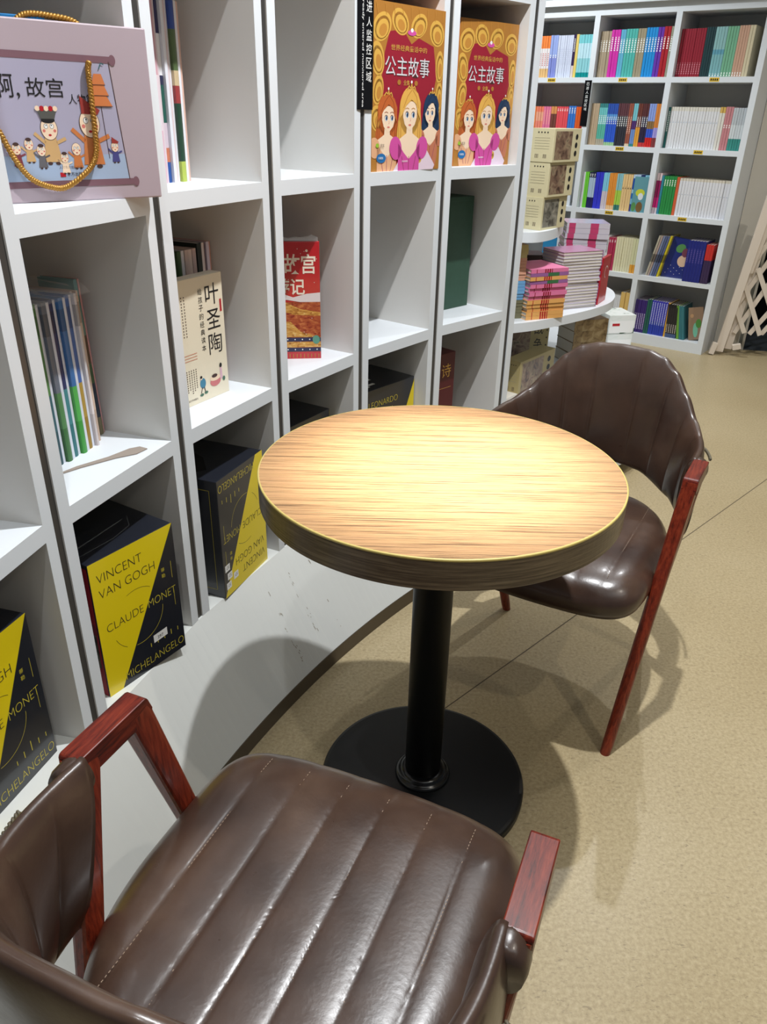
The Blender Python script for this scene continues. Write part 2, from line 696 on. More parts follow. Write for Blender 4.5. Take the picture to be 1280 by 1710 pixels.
rings, rk = [], []
for a in ang:
    t_ = toe(a)
    rings.append([gpos(a, front_r(a)) + Vector((0, 0, L3 - 0.0002)), gpos(a, t_) + Vector((0, 0, 0.045)),
                  gpos(a, t_ + 0.05) + Vector((0, 0, 0.045)), gpos(a, RF + DEP) + Vector((0, 0, L3 - 0.0002))])
    rk.append([gpos(a, t_ - 0.002) + Vector((0, 0, 0.045)), gpos(a, t_ - 0.002), gpos(a, t_ + 0.03), gpos(a, t_ + 0.03) + Vector((0, 0, 0.045))])
loft(bm, rings)
base = thing('curved_plinth', 'white flared curved base carrying the curved bookcase above the floor', 'plinth')
build('base_panel', bm, BASEW, base, smooth=False)
loft(bk, rk)
build('kickboard', bk, KICK, base, label='dark bronze kickboard strip along the floor')
# scuffs on the base
bm = bmesh.new()
rs = random.Random(3)
for k in range(34):
    a = rs.choice([154.6, 154.6, 152.9, 151.2]) + rs.uniform(-0.12, 0.12)
    z = rs.uniform(0.07, 0.26)
    f = (z - 0.045) / (L3 - 0.045)
    r_ = toe(a) + (front_r(a) - toe(a)) * f - 0.0006
    p = gpos(a, r_) + Vector((0, 0, z))
    tang = Vector((-math.sin(math.radians(a)), math.cos(math.radians(a)), 0))
    upv = (gpos(a, front_r(a)) + Vector((0, 0, L3)) - gpos(a, toe(a)) - Vector((0, 0, 0.045))).normalized()
    w_, h_ = rs.uniform(0.0006, 0.0018), rs.uniform(0.002, 0.010)
    q = [p - tang * w_, p + tang * w_ * 0.3, p + tang * w_ + upv * h_, p - tang * w_ * 0.2 + upv * h_ * 1.2]
    bm.faces.new([bm.verts.new(v) for v in q])
build('scuff_marks', bm, mat('scuff', S(160, 152, 138), 0.8), base, label='small grey scuffs')


# ------------------------------------------------------------------ boxes and books in the curved bookcase
def local_box(name, label, cat, u, x, y, z, w_, d_, h_, m, rot=0.0, group=None, bevel=0.0015, body='box_body'):
    """a closed box whose front left lower corner stands at (x, y) in unit u"""
    t = thing(name, label, cat, u.pt(x, y, z), u.rz + rot, group)
    build(body, B((0, w_, 0, d_, 0, h_)), m, t, bevel=bevel)
    return t


YEL = mat('art_yellow', S(232, 208, 20), 0.3, coat=0.3)
YELI = mat('art_yellow_ink', S(206, 190, 60), 0.4)
NAVY = mat('art_navy', S(30, 33, 42), 0.28, coat=0.4)
DKRED = mat('art_red_side', S(140, 30, 44), 0.35)


def painter_art(t, w_, h_, flip=False, sticker=0):
    a = Art((0, 0, 0), (1, 0, 0), (0, 0, 1), w_, h_, flip)
    a.poly([(0, 0), (0.16, 0), (1, 1), (0, 1)], YEL)
    a.poly([(0.16, 0), (1, 0), (1, 1)], NAVY)
    a.k = 2
    X = lambda f: f * w_
    Y = lambda f: f * h_
    a.text('VINCENT', X(0.07), Y(0.845), INK, h=Y(0.062), wd=X(0.52), thin=-0.018)
    a.text('VAN GOGH', X(0.07), Y(0.735), INK, h=Y(0.062), wd=X(0.66), thin=-0.018)
    a.text('CLAUDE', X(0.09), Y(0.475), INK, h=Y(0.058), wd=X(0.44), thin=-0.018)
    a.text('MONET', X(0.595), Y(0.475), YELI, h=Y(0.058), wd=X(0.36), thin=-0.018)
    a.text('MICHELANGELO', X(0.215), Y(0.045), YELI, h=Y(0.058), wd=X(0.765), thin=-0.018)
    cx_, cy_, r = X(0.46), Y(0.46), X(0.31)
    a.arc(cx_, cy_, r, 0.95, 1.9, 0.0008, INK)
    a.arc(cx_, cy_, r, 3.5, 4.1, 0.0008, INK)
    a.arc(cx_, cy_, r, 4.5, 6.2, 0.0008, YELI)
    a.text('蒂', X(0.80), Y(0.68), YELI, h=Y(0.03))
    a.text('勒', X(0.80), Y(0.635), YELI, h=Y(0.03))
    a.line([(X(0.93), Y(0.60)), (X(0.93), Y(0.73))], 0.0008, YELI)
    a.line([(X(0.93), Y(0.38)), (X(0.93), Y(0.50))], 0.0008, YELI)
    for k_, hh in enumerate((0.03, 0.045, 0.07, 0.04, 0.03)):
        a.line([(X(0.56 + 0.09 * k_), Y(0.17)), (X(0.56 + 0.09 * k_), Y(0.17 + hh))], 0.0016, YELI)
    if sticker:
        a.k = 3
        if sticker == 1:
            a.poly([(0.60, 0.185), (0.78, 0.19), (0.78, 0.25), (0.60, 0.245)], PWHITE)
            a.text('397', X(0.65), Y(0.20), INK, h=Y(0.025), k=4)
        else:
            for (p, q) in ((0.83, 0.80), (0.70, 0.84), (0.86, 0.88), (0.87, 0.72)):
                a.poly([(p, q), (p + 0.10, q), (p + 0.10, q + 0.06), (p, q + 0.06)], PWHITE)
                a.text('57', X(p + 0.02), Y(q + 0.015), INK, h=Y(0.025), k=4)
    return a.done('printed_front', t, 'yellow and black front with artist names')


# u1: van gogh box, turned a little
BW, BD, BH = 0.193, 0.175, 0.287
t = local_box('book_box', 'yellow and black artist book box standing above the near chair armrest', 'book box', UN[1],
              0.0750, 0.026, L3, BW, BD, BH, NAVY, rot=math.radians(-14), group='artist book boxes on the bottom shelf')
painter_art(t, BW, BH, sticker=1)
a = Art((0, BD, 0), (0, -1, 0), (0, 0, 1), BD, BH)
a.poly([(0.02, 0.0), (0.98, 0.0), (0.98, 0.97), (0.02, 0.97)], DKRED)
a.poly([(0.05, 0.22), (0.95, 0.22), (0.95, 0.52), (0.05, 0.52)], blotch_mat('old_picture', [(30, 34, 36), (70, 74, 66), (120, 96, 80)], 40), k=3)
a.ell(BD * 0.93, BH * 0.52, 0.010, 0.012, mat('finger_hole', S(110, 30, 44), 0.5), k=4)
a.done('printed_side', t, 'red side with a dark picture')
a = Art((0, 0, BH), (1, 0, 0), (0, 1, 0), BW, BD)
a.line([(0.02, 0.06), (0.15, 0.085)], 0.003, mat('wrap_glint', S(120, 124, 128), 0.2))  # glints on the wrap folds, painted as grey lines
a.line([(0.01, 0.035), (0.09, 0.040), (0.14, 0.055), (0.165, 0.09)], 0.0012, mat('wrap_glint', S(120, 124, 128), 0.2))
a.done('shrink_wrap_fold', t, 'plastic wrap folds on top')
# u0
t = local_box('book_box', 'yellow and black artist book box cut by the left edge of the photo', 'book box', UN[0],
              0.098, 0.050, L3, BW, BD, BH, NAVY, rot=math.radians(-4), group='artist book boxes on the bottom shelf')
painter_art(t, BW, BH)
# u2 upside down
t = local_box('book_box', 'artist book box standing upside down left of the round table', 'book box', UN[2],
              0.086, -0.006, L3, BW, BD, BH + 0.004, NAVY, rot=math.radians(4), group='artist book boxes on the bottom shelf')
painter_art(t, BW, BH + 0.004, flip=True, sticker=2)
a = Art((0, 0, BH + 0.004), (1, 0, 0), (0, 1, 0), BW, BD)
a.poly([(0.10, 0.42), (0.24, 0.30), (0.52, 0.55), (0.62, 0.80), (0.42, 0.84), (0.16, 0.66)], mat('cut_out', S(8, 8, 10), 0.6))
a.done('handle_opening', t, 'black torn opening in the top')
a = Art((0, BD, 0), (0, -1, 0), (0, 0, 1), BD, BH)
a.line([(0.02, 0.02), (BD - 0.02, 0.02), (BD - 0.02, BH - 0.02), (0.02, BH - 0.02)], 0.0008, YELI)
a.done('printed_side', t, 'navy side with a thin gold line')
# u3
t = local_box('book_box', 'dark shrink-wrapped book box half hidden behind the table, below the red book', 'book box', UN[3],
              0.075, 0.052, L3, BW, BD, BH - 0.008, NAVY, group='artist book boxes on the bottom shelf')
a = Art((BW, 0, 0), (0, 1, 0), (0, 0, 1), BD, BH)
a.poly([(0, 0), (0.06, 0), (0.06, 0.96), (0, 0.96)], YEL)
a.done('printed_side', t, 'yellow edge')
# u4 leonardo
t = local_box('book_box', 'black artist book box with white stickers on top, just behind the table edge', 'book box', UN[4],
              0.074, 0.055, L3, 0.235, BD, BH - 0.008, NAVY, rot=math.radians(-3), group='artist book boxes on the bottom shelf')
hh = BH - 0.008
a = Art((0, 0, 0), (1, 0, 0), (0, 0, 1), 0.235, hh)
a.poly([(0.50, 0), (1, 0), (1, 0.97)], YEL)
a.text('LEONARDO', 0.030, hh * 0.80, YELI, h=0.018, wd=0.128, thin=-0.018, k=2)
a.text('DA VINCI', 0.030, hh * 0.69, YELI, h=0.018, wd=0.105, thin=-0.018, k=2)
a.done('printed_front', t, 'black front with yellow corner and lettering')
a = Art((0, 0, hh), (1, 0, 0), (0, 1, 0), 0.235, BD)
for (p, q) in ((0.03, 0.02), (0.062, 0.030), (0.045, 0.055), (0.082, 0.065)):
    a.poly([(p, q), (p + 0.030, q + 0.001), (p + 0.030, q + 0.013), (p, q + 0.012)], PWHITE, False)
a.done('price_stickers', t, 'white price stickers')
# u5 dark red box
MAROON = mat('maroon_cloth', S(84, 24, 30), 0.5)
t = local_box('slipcase', 'dark maroon slipcase with a gold character, bottom cell of the last unit', 'book box', UN[5],
              0.060, 0.075, L3, 0.135, 0.17, 0.305, MAROON)
a = Art((0, 0, 0), (1, 0, 0), (0, 0, 1), 0.135, 0.305)
a.text('诗', 0.070, 0.225, PGOLD, h=0.045)
a.line([(0.05, 0.190), (0.12, 0.190)], 0.001, PGOLD)
a.done('gold_lettering', t)
# u5 green box
GREEN = mat('dark_green_cloth', S(46, 78, 62), 0.6, var=0.15, vscale=60)
t = local_box('slipcase', 'dark green cloth slipcase standing in the last unit of the curve', 'book box', UN[5],
              0.150, 0.130, L2, 0.155, 0.09, 0.335, GREEN)
a = Art((0, 0, 0), (1, 0, 0), (0, 0, 1), 0.155, 0.335)
a.line([(0.012, 0.012), (0.143, 0.012), (0.143, 0.323), (0.012, 0.323), (0.012, 0.012)], 0.001, mat('green_line', S(58, 92, 74), 0.6))
a.done('embossed_border', t)

# ---------- the two princess boxes
CRIM = mat('print_crimson', S(150, 36, 52), 0.3)
ORNG = mat('print_orange', S(206, 128, 56), 0.3, coat=0.4)
PURP = mat('print_purple', S(74, 22, 60), 0.35)
SILV = mat('print_silver', S(214, 212, 216), 0.3)
HAIRS = {'gold': mat('hair_gold', S(222, 172, 84), 0.4), 'red': mat('hair_auburn', S(188, 98, 48), 0.4), 'blue': mat('hair_dark_blue', S(36, 58, 88), 0.4),
         'dark_gold': mat('hair_gold_shade', S(188, 132, 56), 0.4), 'dark_red': mat('hair_auburn_shade', S(146, 70, 34), 0.4), 'dark_blue': mat('hair_blue_shade', S(24, 40, 66), 0.4)}
EYE = mat('print_eye', S(56, 96, 140), 0.4)


def woman(a, cx_, cy_, s, hair, dress, turn=0):
    """a plain storybook princess: hair behind, shoulders, neck, face, fringe"""
    H = HAIRS[hair]
    D = HAIRS['dark_' + hair]
    P = lambda pts: [(cx_ + x * s, cy_ + y * s) for x, y in pts]
    a.k = 4
    a.ell(cx_, cy_ + 0.02 * s, 0.62 * s, 0.80 * s, H, rot=0.05 * turn)
    a.poly(P([(-0.61, 0.1), (0.61, 0.1), (0.74, -0.7), (0.70, -1.5), (0.40, -1.75), (-0.40, -1.75), (-0.72, -1.4), (-0.72, -0.7)]), H, False)
    for q in (-0.62, -0.5, 0.5, 0.62):
        a.line(P([(q * 0.8, 0.3), (q * 1.02, -0.4), (q, -1.3)]), 0.035 * s, D, 5)
    a.k = 6
    a.poly(P([(-0.15, -0.3), (0.15, -0.3), (0.18, -0.72), (0.66, -0.95), (0.3, -1.5), (0, -1.75), (-0.3, -1.5), (-0.66, -0.95), (-0.18, -0.72)]), SKIN, False)
    a.k = 7
    a.ell(cx_ - 0.78 * s, cy_ - 1.22 * s, 0.34 * s, 0.40 * s, dress, rot=0.3)
    a.ell(cx_ + 0.78 * s, cy_ - 1.22 * s, 0.34 * s, 0.40 * s, dress, rot=-0.3)
    a.poly(P([(-0.64, -1.05), (-0.3, -1.38), (0, -1.60), (0.3, -1.38), (0.64, -1.05), (0.62, -2.1), (0.48, -2.6), (-0.48, -2.6), (-0.62, -2.1)]), dress, False)
    fold = mat('print_fold', S(150, 60, 96), 0.4)
    for q in (-0.3, 0.0, 0.3):
        a.line(P([(q * 1.4, -1.5), (q * 0.6, -2.3)]), 0.03 * s, fold, 8)
    a.k = 8
    tx = 0.07 * turn
    a.poly(P([(tx - 0.40, 0.10), (tx - 0.40, -0.18), (tx - 0.30, -0.42), (tx - 0.06, -0.62), (tx + 0.06, -0.62), (tx + 0.30, -0.42), (tx + 0.40, -0.18), (tx + 0.40, 0.10),
              (tx + 0.25, 0.34), (tx - 0.25, 0.34)]), SKIN, False)
    for q in (-1, 1):
        ex = tx + 0.18 * q + 0.03 * turn
        a.ell(cx_ + ex * s, cy_ - 0.10 * s, 0.105 * s, 0.115 * s, INKB, k=9, n=16)
        a.ell(cx_ + ex * s, cy_ - 0.12 * s, 0.090 * s, 0.100 * s, PWHITE, k=10, n=16)
        a.ell(cx_ + (ex + 0.015) * s, cy_ - 0.11 * s, 0.060 * s, 0.085 * s, EYE, k=11, n=16)
        a.ell(cx_ + (ex + 0.015) * s, cy_ - 0.11 * s, 0.026 * s, 0.040 * s, INK, k=12, n=12)
        a.line(P([(ex - 0.11, 0.09), (ex, 0.13), (ex + 0.11, 0.09)]), 0.022 * s, D, 11)
    a.ell(cx_ + tx * s, cy_ - 0.44 * s, 0.085 * s, 0.032 * s, CHEEK, k=10, n=14)
    a.line(P([(tx + 0.02, -0.20), (tx + 0.045, -0.30), (tx, -0.31)]), 0.016 * s, CHEEK, 10)
    a.poly(P([(-0.60, -0.25), (-0.60, 0.30), (-0.34, 0.66), (0.05, 0.78), (0.42, 0.62), (0.60, 0.30), (0.60, -0.25), (0.44, -0.02), (0.34, 0.26), (0.06, 0.40), (-0.24, 0.20), (-0.42, -0.05)]), H, False, 13)
    a.line(P([(0.06, 0.72), (-0.18, 0.5), (-0.40, 0.12)]), 0.03 * s, D, 14)
    a.line(P([(0.10, 0.72), (0.34, 0.5), (0.48, 0.12)]), 0.03 * s, D, 14)
    a.line(P([(-0.24, 0.70), (-0.12, 0.84), (0, 0.76), (0.02, 0.95), (0.08, 0.76), (0.2, 0.84), (0.28, 0.68)]), 0.045 * s, PGOLD, 15)
    a.ell(cx_ + 0.02 * s, cy_ + 0.97 * s, 0.05 * s, 0.05 * s, PWHITE, k=16, n=12)


def princess_box(u, x, y, w_, label):
    h_, d_ = 0.352, 0.10
    t = local_box('gift_book_box', label, 'book box', u, x, y, L1, w_, d_, h_, ORNG, rot=math.radians(-3), group='princess story boxes')
    a = Art((0, 0, 0), (1, 0, 0), (0, 0, 1), w_, h_)
    a.clip = True
    a.poly([(0, 0), (1, 0), (1, 1), (0, 1)], PGOLD2)
    a.k = 2
    # crimson stage with a scalloped golden frame
    a.poly([(0.16, 0.05), (0.86, 0.05), (0.84, 0.42), (0.90, 0.60), (0.84, 0.78), (0.62, 0.82), (0.52, 0.78), (0.40, 0.86), (0.22, 0.84), (0.16, 0.72), (0.12, 0.55), (0.17, 0.40)], CRIM)
    a.k = 3
    rs = random.Random(11)
    for (p, q, r1, r2, rt) in ((0.07, 0.68, 0.085, 0.10, 0.2), (0.08, 0.50, 0.07, 0.09, -0.2), (0.07, 0.33, 0.085, 0.08, 0.2), (0.94, 0.66, 0.06, 0.10, 0), (0.95, 0.47, 0.05, 0.10, 0),
                           (0.12, 0.86, 0.13, 0.075, 0.6), (0.36, 0.90, 0.12, 0.070, -0.5), (0.62, 0.89, 0.12, 0.066, 0.5), (0.88, 0.86, 0.11, 0.075, -0.6)):
        for f_, m_ in ((1.0, PGOLD), (0.80, PGOLD2), (0.66, PGOLD), (0.42, mat('print_amber', S(190, 134, 60), 0.35))):
            a.ell((p + 0.02 * (1 - f_)) * w_, (q - 0.03 * (1 - f_)) * h_, r1 * w_ * f_, r2 * h_ * f_, m_, k=3 + int(4 * (1 - f_)), rot=rt)
    for q in range(9):
        a.line([((0.04 + 0.115 * q) * w_, 0.992 * h_), ((0.06 + 0.112 * q) * w_, 0.93 * h_)], 0.0016, mat('print_amber', S(190, 134, 60), 0.35), k=8)
    a.ell(0.52 * w_, 0.845 * h_, 0.06 * w_, 0.016 * h_, PPINK, k=7)
    a.ell(0.52 * w_, 0.86 * h_, 0.02 * w_, 0.012 * h_, PWHITE, k=8)
    a.text('世界经典童话中的', 0.24 * w_, 0.735 * h_, PGOLD, h=0.034 * h_, wd=0.50 * w_, k=7)
    a.text('公主故事', 0.165 * w_ + 0.001, 0.588 * h_ - 0.0012, INKB, h=0.115 * h_, wd=0.62 * w_, k=6, thin=0.015)
    a.text('公主故事', 0.165 * w_, 0.588 * h_, SILV, h=0.115 * h_, wd=0.62 * w_, k=8)
    a.text('全集', 0.42 * w_, 0.535 * h_, PGOLD, h=0.032 * h_, k=8)
    for q in (0.36, 0.60):
        a.ell(q * w_, 0.551 * h_, 0.024 * w_, 0.016 * h_, PGOLD2, k=8)
    sc = 0.235 * w_
    woman(a, 0.21 * w_, 0.350 * h_, sc * 0.92, 'red', mat('print_apricot', S(222, 170, 130), 0.4), 1)
    woman(a, 0.84 * w_, 0.385 * h_, sc * 0.80, 'blue', mat('print_copper', S(190, 118, 88), 0.4), -1)
    a.k = 14
    woman2 = woman
    # the middle figure stands in front of the others
    old_poly, old_ell, old_line = a.poly, a.ell, a.line
    off = 14
    a.poly = lambda pts, m, rel=True, k=None: old_poly(pts, m, rel, (a.k if k is None else k) + off)
    woman2(a, 0.52 * w_, 0.375 * h_, sc * 1.05, 'gold', PPINK, 0)
    a.poly([(0.30, 0.0), (0.42, 0.10), (0.62, 0.10), (0.78, 0.14), (0.92, 0.03), (0.90, 0.0)], mat('print_lace', S(226, 206, 220), 0.4), True, 3)
    a.ell(0.13 * w_, 0.085 * h_, 0.065 * w_, 0.030 * h_, mat('print_badge', S(40, 110, 170), 0.4), k=4)
    a.text('珍藏版', 0.085 * w_, 0.078 * h_, PWHITE, h=0.016 * h_, k=30)
    a.ell(0.075 * w_, 0.165 * h_, 0.022 * w_, 0.014 * h_, mat('print_lime', S(150, 190, 60), 0.4), k=4)
    a.text('意宾', 0.11 * w_, 0.155 * h_, INKB, h=0.02 * h_, k=30)
    a.ell(0.68 * w_, 0.075 * h_, 0.036 * w_, 0.030 * h_, PGOLD, k=4)
    a.text('书', 0.662 * w_, 0.062 * h_, INK, h=0.026 * h_, k=30)
    a.text('精装典藏本', 0.42 * w_, 0.055 * h_, PWHITE, h=0.012 * h_, k=30)
    a.done('printed_front', t, 'crimson and gold front with three storybook princesses')
    a = Art((0, d_, 0), (0, -1, 0), (0, 0, 1), d_, h_)
    a.poly([(0.02, 0.16), (0.80, 0.16), (0.72, 0.30), (0.74, 0.62), (0.60, 0.72), (0.02, 0.72)], PURP)
    a.ell(d_ * 0.35, h_ * 0.60, 0.014, 0.020, PGOLD2, k=3)
    a.done('printed_side', t, 'orange side with a purple panel')
    return t


princess_box(UN[4], 0.048, 0.012, 0.268, 'princess story box with a crimson and gold front right beside the black sign')
princess_box(UN[5], 0.085, 0.040, 0.236, 'princess story box set deeper in the last unit, next to the far shelves')

# ---------- lilac carton with rope handle
LIL = mat('lilac_card', S(176, 160, 168), 0.45)
LIL2 = mat('lilac_panel', S(168, 164, 186), 0.45)
LBL = mat('pale_blue_panel', S(160, 178, 204), 0.45)
BAR = mat('scroll_bar', S(122, 88, 98), 0.5)
gr = math.atan2(-0.527, 0.850)
GW, GH = 0.325, 0.232
u = UN[1]
gift = thing('gift_carton', 'lilac gift carton with gold rope handle on the top left shelf', 'gift box', u.pt(0.050, 0.138, L1), u.rz + gr)
build('carton_body', B((0, GW, 0, 0.028, 0, GH)), LIL, gift, bevel=0.002)
a = Art((0, 0, 0), (1, 0, 0), (0, 0, 1), GW, GH)
X0, X1, Z0, Z1 = -0.0, 0.278, 0.028, 0.186
a.poly([(0.01, Z0), (X1 - 0.004, Z0), (X1 - 0.016, Z1), (0.01, Z1)], LIL2, False)
a.k = 2
a.poly([(0.01, Z0), (X1 - 0.004, Z0), (X1 - 0.007, Z0 + 0.036), (0.01, Z0 + 0.034)], LBL, False)
a.line([(0.0, Z1 + 0.004), (X1 - 0.012, Z1 + 0.002)], 0.009, BAR, 3)
a.line([(0.0, Z0 - 0.004), (X1 + 0.004, Z0 - 0.003)], 0.009, BAR, 3)
a.ell(X1 - 0.010, Z1 + 0.002, 0.005, 0.007, BAR, k=4)
a.ell(X1 + 0.006, Z0 - 0.003, 0.005, 0.007, BAR, k=4)
a.line([(X1 - 0.016, Z1), (X1 - 0.004, Z0)], 0.0012, INKB, 4)
a.text('啊,', 0.094, 0.135, INK, h=0.030, k=5)
a.text('故宫', 0.139, 0.138, INK, h=0.024, wd=0.052, k=5)
a.text('人物篇', 0.196, 0.130, INK, h=0.013, wd=0.038, k=5)
a.text('人民东方出版传媒', 0.168, Z0 + 0.017, INKB, h=0.0040, k=5)
a.poly([(0.168, Z0 + 0.006), (0.176, Z0 + 0.006), (0.176, Z0 + 0.012), (0.168, Z0 + 0.012)], PRED, False, 5)
a.text('东方出版社', 0.178, Z0 + 0.007, INK, h=0.0055, k=5)
LAMP = mat('lamp_orange', S(206, 122, 70), 0.45)
for k_ in range(3):
    zz, ww = 0.170 - 0.014 * k_, 0.008 + 0.003 * k_
    a.poly([(0.243 - ww * 0.7, zz), (0.243 + ww * 0.7, zz), (0.243 + ww * 1.25, zz - 0.014), (0.243 - ww * 1.25, zz - 0.014)], LAMP, False, 6 + k_)
    a.line([(0.243 - ww * 1.25, zz - 0.014), (0.243 + ww * 1.25, zz - 0.014)], 0.0008, INKB, 10)
a.line([(0.246, 0.176), (0.250, 0.184), (0.254, 0.182)], 0.0015, mat('lamp_teal', S(60, 100, 104), 0.5), 10)
a.line([(0.243, 0.128), (0.246, 0.058)], 0.0008, INKB, 5)


def cartoon(a, x, z, s, robe, hat=None, big=True):
    """plain cartoon person: round head, eyes, robe, arms and feet"""
    a.poly([(x - 0.35 * s, z - 0.5 * s), (x + 0.35 * s, z - 0.5 * s), (x + 0.55 * s, z - 1.9 * s), (x - 0.55 * s, z - 1.9 * s)], robe, False, 5)
    a.line([(x - 0.35 * s, z - 0.8 * s), (x - 0.95 * s, z - 0.25 * s)], 0.2 * s, robe, 5)
    a.line([(x + 0.35 * s, z - 0.8 * s), (x + 0.95 * s, z - 0.55 * s)], 0.2 * s, robe, 5)
    for q in (-1, 1):
        a.ell(x + 0.25 * q * s, z - 1.98 * s, 0.16 * s, 0.10 * s, INKB, k=5, n=10)
    a.ell(x, z, 0.53 * s, 0.66 * s, INKB, k=6)
    a.ell(x, z, 0.50 * s, 0.63 * s, SKIN, k=7)
    for q in (-1, 1):
        a.ell(x + 0.18 * q * s, z + 0.14 * s, 0.13 * s, 0.15 * s, INK, k=8, n=14)
        a.ell(x + 0.18 * q * s, z + 0.14 * s, 0.11 * s, 0.13 * s, PWHITE, k=9, n=14)
        a.ell(x + 0.16 * q * s, z + 0.19 * s, 0.035 * s, 0.04 * s, INK, k=10, n=10)
        a.ell(x + 0.33 * q * s, z - 0.12 * s, 0.09 * s, 0.09 * s, CHEEK, k=8, n=12)
    a.ell(x, z - 0.36 * s, 0.10 * s, 0.06 * s, PRED, k=8, n=12)
    if hat == 'crown':
        a.ell(x, z + 0.48 * s, 0.42 * s, 0.18 * s, INK, k=8)
        a.poly([(x - 0.42 * s, z + 0.55 * s), (x + 0.42 * s, z + 0.55 * s), (x + 0.60 * s, z + 1.05 * s), (x - 0.60 * s, z + 1.05 * s)], mat('hat_grey', S(84, 84, 80), 0.5), False, 9)
        for q in range(-2, 3):
            a.ell(x + 0.27 * q * s, z + 1.12 * s, 0.15 * s, 0.15 * s, PRED if q % 2 else SKIN, k=10, n=12)
    elif hat == 'red':
        a.poly([(x - 0.35 * s, z + 0.45 * s), (x + 0.45 * s, z + 0.40 * s), (x + 0.62 * s, z + 0.62 * s), (x, z + 1.0 * s), (x - 0.35 * s, z + 1.25 * s)], mat('hat_red', S(150, 52, 46), 0.5), False, 9)
    elif hat == 'bun':
        a.ell(x, z + 0.5 * s, 0.34 * s, 0.2 * s, INKB, k=8)


TAN = mat('robe_tan', S(202, 164, 112), 0.5)
ORO = mat('robe_orange', S(198, 120, 66), 0.5)
cartoon(a, 0.162, 0.098, 0.023, TAN, 'crown')
cartoon(a, 0.222, 0.105, 0.029, ORO, 'red')
cartoon(a, 0.197, 0.071, 0.013, ORO)
cartoon(a, 0.178, 0.060, 0.011, SKIN, 'bun')
cartoon(a, 0.146, 0.070, 0.012, mat('robe_grey', S(98, 96, 100), 0.5), 'bun')
cartoon(a, 0.130, 0.078, 0.012, TAN, 'bun')
cartoon(a, 0.112, 0.072, 0.012, mat('robe_plum', S(128, 60, 70), 0.5), 'bun')
cartoon(a, 0.256, 0.074, 0.011, mat('robe_blue', S(70, 70, 130), 0.5), 'red')
a.done('printed_front', gift, 'painted scroll with little cartoon people')

ROPE = mat('gold_rope', S(168, 122, 46), 0.38, metal=0.35)


def rope(name, pts, r, parent=None, twists=40, m=None):
    """two strands wound round each other along a smooth path"""
    P = [Vector(p) for p in pts]
    sm = []
    for i in range(len(P) - 1):
        p0, p1, p2, p3 = P[max(i - 1, 0)], P[i], P[i + 1], P[min(i + 2, len(P) - 1)]
        for k in range(24):
            t_ = k / 24
            sm.append(0.5 * ((2 * p1) + (p2 - p0) * t_ + (2 * p0 - 5 * p1 + 4 * p2 - p3) * t_ ** 2 + (-p0 + 3 * p1 - 3 * p2 + p3) * t_ ** 3))
    sm.append(P[-1])
    bm = bmesh.new()
    N = len(sm)
    for s_ in range(2):
        out = []
        up = Vector((0.3, 0.2, 1)).normalized()
        for i, p in enumerate(sm):
            tg = (sm[min(i + 1, N - 1)] - sm[max(i - 1, 0)]).normalized()
            a_ = tg.cross(up).normalized()
            b_ = a_.cross(tg)
            up = b_
            th_ = 2 * PI * twists * i / N + PI * s_
            out.append(p + (a_ * math.cos(th_) + b_ * math.sin(th_)) * r * 0.55)
        tube(bm, out, r * 0.6, 6)
    return build(name, bm, m or ROPE, parent, smooth=True)


def gl(px, py):     # point of the carton's front plane seen at a pixel, in the carton's own frame
    n = Vector((math.sin(u.rz + gr), -math.cos(u.rz + gr), 0))
    o_ = Vector(gift.location) + n * 0.006
    d = ray(px, py)
    q = Vector((0, 0, CAM_H)) + d * ((o_ - Vector((0, 0, CAM_H))).dot(n) / d.dot(n))
    r_ = q - Vector(gift.location)
    ex = Vector((math.cos(u.rz + gr), math.sin(u.rz + gr), 0))
    return (r_.dot(ex), -0.006, r_.z)


rope('rope_handle', [gl(*p) for p in ((148, 104), (147, 118), (152, 160), (158, 215), (160, 258), (147, 285), (112, 312), (84, 312), (52, 298), (25, 266), (0, 222), (-30, 170), (-40, 110))],
     0.0040, gift, 54)
rope('rope_handle', [(0.14, 0.034, GH - 0.01), (0.165, 0.036, GH + 0.007), (0.20, 0.036, GH + 0.008), (0.235, 0.034, GH + 0.002), (0.25, 0.034, GH - 0.02)], 0.0042, gift, 16)
t = local_box('storybook', 'blue glossy book standing behind the lilac gift carton', 'book', UN[1], 0.070, 0.166, L1, 0.19, 0.012, 0.2385,
              mat('glossy_blue', S(36, 120, 180), 0.2, coat=0.6), rot=gr, body='cover')

# ---------- black notice strip on the joint above unit 4
u = UN[4]
BLK = mat('black_acrylic', S(14, 13, 16), 0.2)
sg = thing('notice_strip', 'black vertical notice strip with white lettering on the bookcase joint', 'sign', u.pt(-0.024, -0.0045, 1.297), u.rz)
build('sign_board', B((0, 0.056, 0, 0.004, 0, 0.50)), BLK, sg, bevel=0.0008)
a = Art((0, 0, 0), (1, 0, 0), (0, 0, 1), 0.056, 0.50)
z_ = 0.056
for ch in '域区控监人进已您':
    a.text(ch, 0.030, z_, PWHITE, h=0.021 if ch != '人' else 0.018, wd=0.019)
    z_ += 0.0268
a.text('You have already entered monitored area', 0.014, z_ + 0.02, PWHITE, wd=0.285, h=0.0085, rot=-PI / 2)
a.done('lettering', sg)


